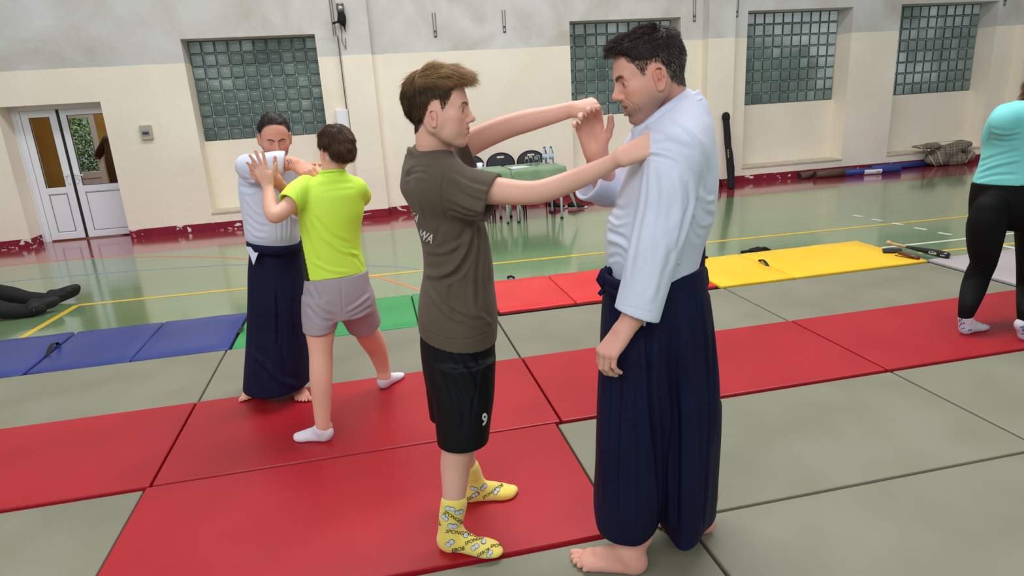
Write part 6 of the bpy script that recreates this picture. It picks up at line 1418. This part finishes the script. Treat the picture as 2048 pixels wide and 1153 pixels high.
m_ = MB(); a0 = math.radians(200); m_.poly([q+dv*.06+V(0, math.cos(a0)*.062, math.sin(a0)*.062)+V(0, 0, .018), q+dv*.13+V(0, math.cos(a0)*.062, math.sin(a0)*.062)+V(0, 0, .018), q+dv*.13+V(0, math.cos(a0)*.062, math.sin(a0)*.062), q+dv*.06+V(0, math.cos(a0)*.062, math.sin(a0)*.062)]); m_.build('label_print', M_gap, t)
roll([(1583, 354), (1700, 346)], .052, 1, 'dark brown rolled mat sticking out furthest left by the wall'); roll([(1596, 358), (1616, 356)], .045, 1, 'short brown roll wedged between the two longer ones', -.06); roll([(1730, 342), (1852, 333)], .055, 0, 'blue rolled mat at the right, running under the net')
# crumpled net in the recess
M_net = mat('netting', (156, 144, 128), .9, (122, 112, 98), 60, bump=1, bscale=90, bump2=.8, bscale2=20); M_rope = mat('pale_rope', (190, 180, 162), .9, bump=.5, bscale=120)
def na_(px, py, Y): return at(px, py, Y)
YN = WY-.12
t = empty('sports_net', (10.2, YN, 0), 'crumpled brownish sports net hanging out of the wall recess on the right', 'net')
s_ = SDF(); pp = lambda px, py, d=0: np.array(tuple(at(px, py, YN+d)))
for (x_, y_, rx, rz_) in ((1915, 292, .20, .10), (1890, 303, .26, .12), (1870, 318, .22, .12), (1905, 318, .26, .12), (1935, 312, .13, .12), (1862, 292, .16, .055), (1842, 294, .14, .03), (1928, 288, .13, .08)): s_.ell(pp(x_, y_), (rx, .16, rz_), None, .06)
v, F = s_.mesh(.016); N_ = vnormals(v, F); v = v+N_*(mknoise(4)(v, 9)*.018+mknoise(9)(v, 34)*.006)[:, None]; v[:, 2] = np.maximum(v[:, 2], .004)
to_object('net_bundle', v, F, M_net, t); bn = bvh_of(v, F)
# cords of the net lie over the bundle
m_ = MB()
rn = random.Random(8)
def drape(pts, r_, m_):
    P = [bn.ray_cast(CAM, ray(*q).normalized()) for q in cr(pts, 6)]; P = [p[0]+p[1]*r_*.6 for p in P if p[0] is not None]
    if len(P) > 1: m_.tube(P, r_, 4)
for k in range(16):
    x_ = 1850+k*6.2; drape([(x_, 285+rn.uniform(-3, 3)), (x_+rn.uniform(-4, 4), 305), (x_+rn.uniform(-5, 5), 330)], .004, m_)
for k in range(10):
    y_ = 284+k*5; drape([(1845, y_+4), (1890, y_+rn.uniform(-3, 3)), (1945, y_-4)], .004, m_)
o = m_.build('net_cords', mat('net_cord', (96, 86, 74), .9), t); o['kind'] = 'stuff'
for k, pts in enumerate(([(1835, 293), (1850, 300), (1862, 318), (1872, 332)], [(1866, 297), (1876, 305), (1880, 320), (1886, 332)], [(1930, 325), (1940, 312), (1947, 300)])):
    m_ = MB(); drape(pts, .013, m_); 
    if len(m_.bm.verts): m_.build('white_rope', M_rope, t)
# bat, brown stick and straps on the yellow mat
zb_ = .05
def lay(px, py, z): return fl(px, py, z)
t = empty('wooden_bat', lay(1820, 497, zb_), 'wooden baseball bat with black barrel and natural handle across the yellow mat end', 'bat')
a, b = lay(1775, 486, .05), lay(1898, 512, .078); d = (b-a); L_ = d.length; d.normalize()
def prof(pr): return pr
m_ = MB(); m_.lathe([(0, 0), (.026, .004), (.028, .014), (.018, .03), (.0145, .06), (.0145, L_*.34)], a+V(0, 0, .0), d, 20); m_.build('handle', mat('pale_ash_wood', (206, 164, 112), .45, (190, 146, 96), 30, stretch=(1, 1, 1)), t, True)
m_ = MB(); m_.lathe([(.0146, L_*.34), (.018, L_*.45), (.026, L_*.62), (.032, L_*.78), (.033, L_*.92), (.028, L_*.985), (.015, L_), (0, L_)], a, d, 24); ob = m_.build('barrel', mat('black_lacquer', (20, 20, 22), .3, coat=.3), t, True)
me_ = ob.data; vv = np.array([tuple(ob.parent.matrix_basis @ v_.co) for v_ in me_.vertices]); bvb = BVHTree.FromPolygons([tuple(q) for q in vv], [tuple(p_.vertices) for p_ in me_.polygons])
P = []
for r0, r1 in ((8.2, 7.4),):
    for k in range(18):
        a0, a1 = k*2*math.pi/18, (k+1)*2*math.pi/18; f = lambda r_, a_: (1865+r_*math.cos(a_)*1.0, 506.5+r_*.42*math.sin(a_)+math.cos(a_)*1.6)
        P.append([f(r0, a0), f(r0, a1), f(r1, a1), f(r1, a0)])
for (x_, y_, w_, h_) in ((1858.5, 504.6, 2, 3), (1861.5, 505, 2, 3.4), (1864.5, 505.4, 2, 3.2), (1867.5, 506, 2, 3), (1870, 506.6, 1.5, 2.6), (1881, 509.6, 1.6, 2.6), (1883.6, 510.2, 1.6, 2), (1886, 510.4, 1.4, 2.4), (1888.4, 511, 1.6, 1.8)): P.append([(x_, y_), (x_+w_, y_+.4), (x_+w_*.8, y_+h_), (x_-.3, y_+h_-.3)])
decal('white_emblem', P, bvb, M_print, t, off=.001)
t = empty('practice_knife', lay(1800, 505, .05), 'short brown stick beside a flat black sheath on the yellow mat', 'stick')
a, b = lay(1797, 505, .066), lay(1838, 517, .066); m_ = MB(); m_.tube([a, b], .015, 14); m_.build('brown_stick', mat('brown_wood', (104, 58, 38), .4), t)
m_ = MB(); q = [lay(1764, 501, .052), lay(1766, 507, .052), lay(1790, 507, .052), lay(1804, 503, .052), lay(1801, 500, .052)]; m_.poly([x_+V(0, 0, .016) for x_ in q], .015); m_.build('black_sheath', M_blkp, t)
m_ = MB(); m_.tube([lay(1790, 511, .055), lay(1828, 518, .055)], .004, 5); m_.build('shadow_line', M_gap, t)  # thin dark tube stands in for a shadow line on the mat
def coil(P, r_, label, name='folded_strap'):
    m_ = MB(); m_.tube(P, r_, 6); o = m_.build(name, M_blkc, None, True); return tag(o, label, 'strap')
g = lambda px, py, z=.02: fl(px, py, z)
coil([g(1482, 505), g(1500, 502, .04), g(1515, 499, .03), g(1530, 496, .05), g(1540, 499, .03), g(1528, 502), g(1512, 503, .05), g(1500, 500, .02), g(1515, 496, .02), g(1535, 501, .02)], .016, 'crumpled black strap on the green floor behind the yellow mat')
coil([g(1406, 515, .06), g(1410, 514, .07), g(1414, 515, .055)], .014, 'tiny black strap end showing beside the jacket back, on the yellow mat')
coil([g(1015, 555, .012), g(1022, 553, .03), g(1029, 556, .012)], .012, 'small black clip on the floor behind the bright red mat')
# ---------------------------------------------------------------- fittings on the wall
def wallpt(px, py, off=0): return at(px, py, WY-off)
a, b = wallpt(284, 253), wallpt(304, 277); t = empty('switch_box', (a.x, WY, a.z), 'beige electrical switch box on the cream wall right of the door', 'switch')
cx_, cz_ = (a.x+b.x)/2, (a.z+b.z)/2; m_ = MB(); m_.box((cx_-.075, WY-.05, cz_-.10), (cx_+.075, WY, cz_+.10), .008); m_.build('housing', mat('aged_beige_plastic', (176, 170, 150), .5), t)
m_ = MB(); m_.box((cx_-.048, WY-.058, cz_-.045), (cx_+.048, WY-.048, cz_+.035), .003); m_.build('faceplate', mat('grey_plate', (150, 152, 154), .4), t)
for k in range(4): m_ = MB(); m_.box((cx_-.040+k*.021, WY-.066, cz_-.025), (cx_-.026+k*.021, WY-.056, cz_+.010), .002); m_.build('toggle', M_blkp, t)
a, b = at(684, 219, WY-.01), at(706, 252, WY-.01); t = empty('wall_box', (a.x, WY, a.z), 'plain white box mounted beside the left pilaster', 'box'); m_ = MB(); m_.box((-.395, WY-.07, a.z-.28), (-.215, WY, a.z+.0), .006); m_.build('box_cover', M_white, t); m_ = MB(); m_.box((-.385, WY-.074, a.z-.27), (-.225, WY-.068, a.z-.012), .004); m_.build('box_lid', M_white, t)
M_wire = mat('dull_wire', (96, 92, 86), .5, metal=.6)
for (px, y0_, y1_, lb) in ((871, 25, 74, 'thin double wire with bolt hanging on the grey wall above the teenager'), (1009, 20, 65, 'thin double wire on the grey wall between teenager and first right window'), (1388, -30, 43, 'thin double wire high on the wall left of the middle pilaster'), (1473, -30, 34, 'thin double wire high on the wall right of the middle pilaster'), (2008, -30, 11, 'thin double wire at the top right picture corner')):
    a, b = wallpt(px-3, y0_), wallpt(px, y1_); t = empty('wire_hanger', (b.x, WY, b.z), lb, 'wire', 'double wires on the gym wall'); m_ = MB(); m_.tube([(b.x-.02, WY-.012, a.z), (b.x-.018, WY-.012, b.z+.01), (b.x, WY-.014, b.z), (b.x+.018, WY-.012, b.z+.01), (b.x+.02, WY-.012, a.z)], .0045, 5); m_.build('wire', M_wire, t)
    m_ = MB(); m_.tube([(b.x, WY, b.z+.08), (b.x, WY-.03, b.z+.08)], .012, 8); m_.tube([(b.x-.02, WY-.014, b.z+.008), (b.x+.02, WY-.014, b.z+.008)], .009, 6); m_.build('bolt', M_wire, t)
q = wallpt(2036, 66); m_ = MB(); m_.tube([(q.x, WY-.235, q.z), (q.x, WY-.21, q.z)], .03, 10); tag(m_.build('wall_plug', M_blkp), 'small dark round plug on the far right pilaster', 'plug')
# rope winch beside the pilaster
PW = WY-.15; q = at(681, 22, PW-.08); t = empty('rope_winch', (q.x, PW, q.z), 'dirty metal pulley with cords on the wall above the left window corner', 'pulley')
m_ = MB(); m_.box((q.x-.05, PW-.02, q.z-.12), (q.x+.05, PW, q.z+.10), .004); m_.build('bracket', M_wire, t)
m_ = MB(); m_.lathe([(.0, 0), (.055, 0), (.055, .01), (.045, .018), (.055, .026), (.055, .036), (0, .036)], V(q.x, PW-.07, q.z+.03), V(0, -1, 0), 20); m_.tube([(q.x-.05, PW-.08, q.z+.09), (q.x+.05, PW-.08, q.z+.09)], .012, 8); m_.build('wheel', mat('worn_steel', (150, 148, 142), .35, metal=.9), t)
s_ = SDF(); s_.ell((q.x+.01, PW-.07, q.z-.09), (.055, .05, .10), None, .02); s_.cone((q.x+.02, PW-.06, q.z-.15), (q.x+.03, PW-.05, q.z-.28), .02, .006, .02); v, F = s_.mesh(.009); v = v+vnormals(v, F)*(mknoise(3)(v, 60)*.006)[:, None]; to_object('tangled_cord', v, F, M_blkc, t)
k1, k2 = at(665, 47, PW-.06), at(680, 42, PW-.06); m_ = MB(); m_.tube([k1, k2], .016, 8); m_.build('crank_bar', M_blkp, t)
m_ = MB(); m_.tube([k2, (k2.x+.03, PW-.05, k2.z+.12), (q.x-.02, PW-.05, q.z)], .005, 5); m_.tube([(q.x-.02, PW-.03, q.z-.15), (q.x-.03, PW-.02, q.z-.40), (q.x+.01, PW-.02, q.z-.50), (q.x+.02, PW-.02, q.z-.35)], .006, 5); m_.build('cord', M_wire, t)
m_ = MB()
for dx in (-.14, -.11): m_.tube([(q.x+dx, WY-.012, q.z+2.5), (q.x+dx, WY-.012, q.z-.30)], .007, 6)
tag(m_.build('cable_and_shade_line', mat('painted_cable', (176, 166, 150), .6)), 'pair of thin cables running down the wall beside the pulley', 'cable')
m_ = MB(); a = at(704, 219, WY-.03); m_.tube([(-.235, WY-.012, a.z-.01), (-.235, WY-.012, q.z-.3)], .006, 6); tag(m_.build('cable_and_shade_line', mat('gap_shade', (84, 72, 62), .6)), 'dark line for the shadow gap along the pilaster edge down to the white box', 'cable')  # dark tube stands in for the shadow gap at the pilaster edge
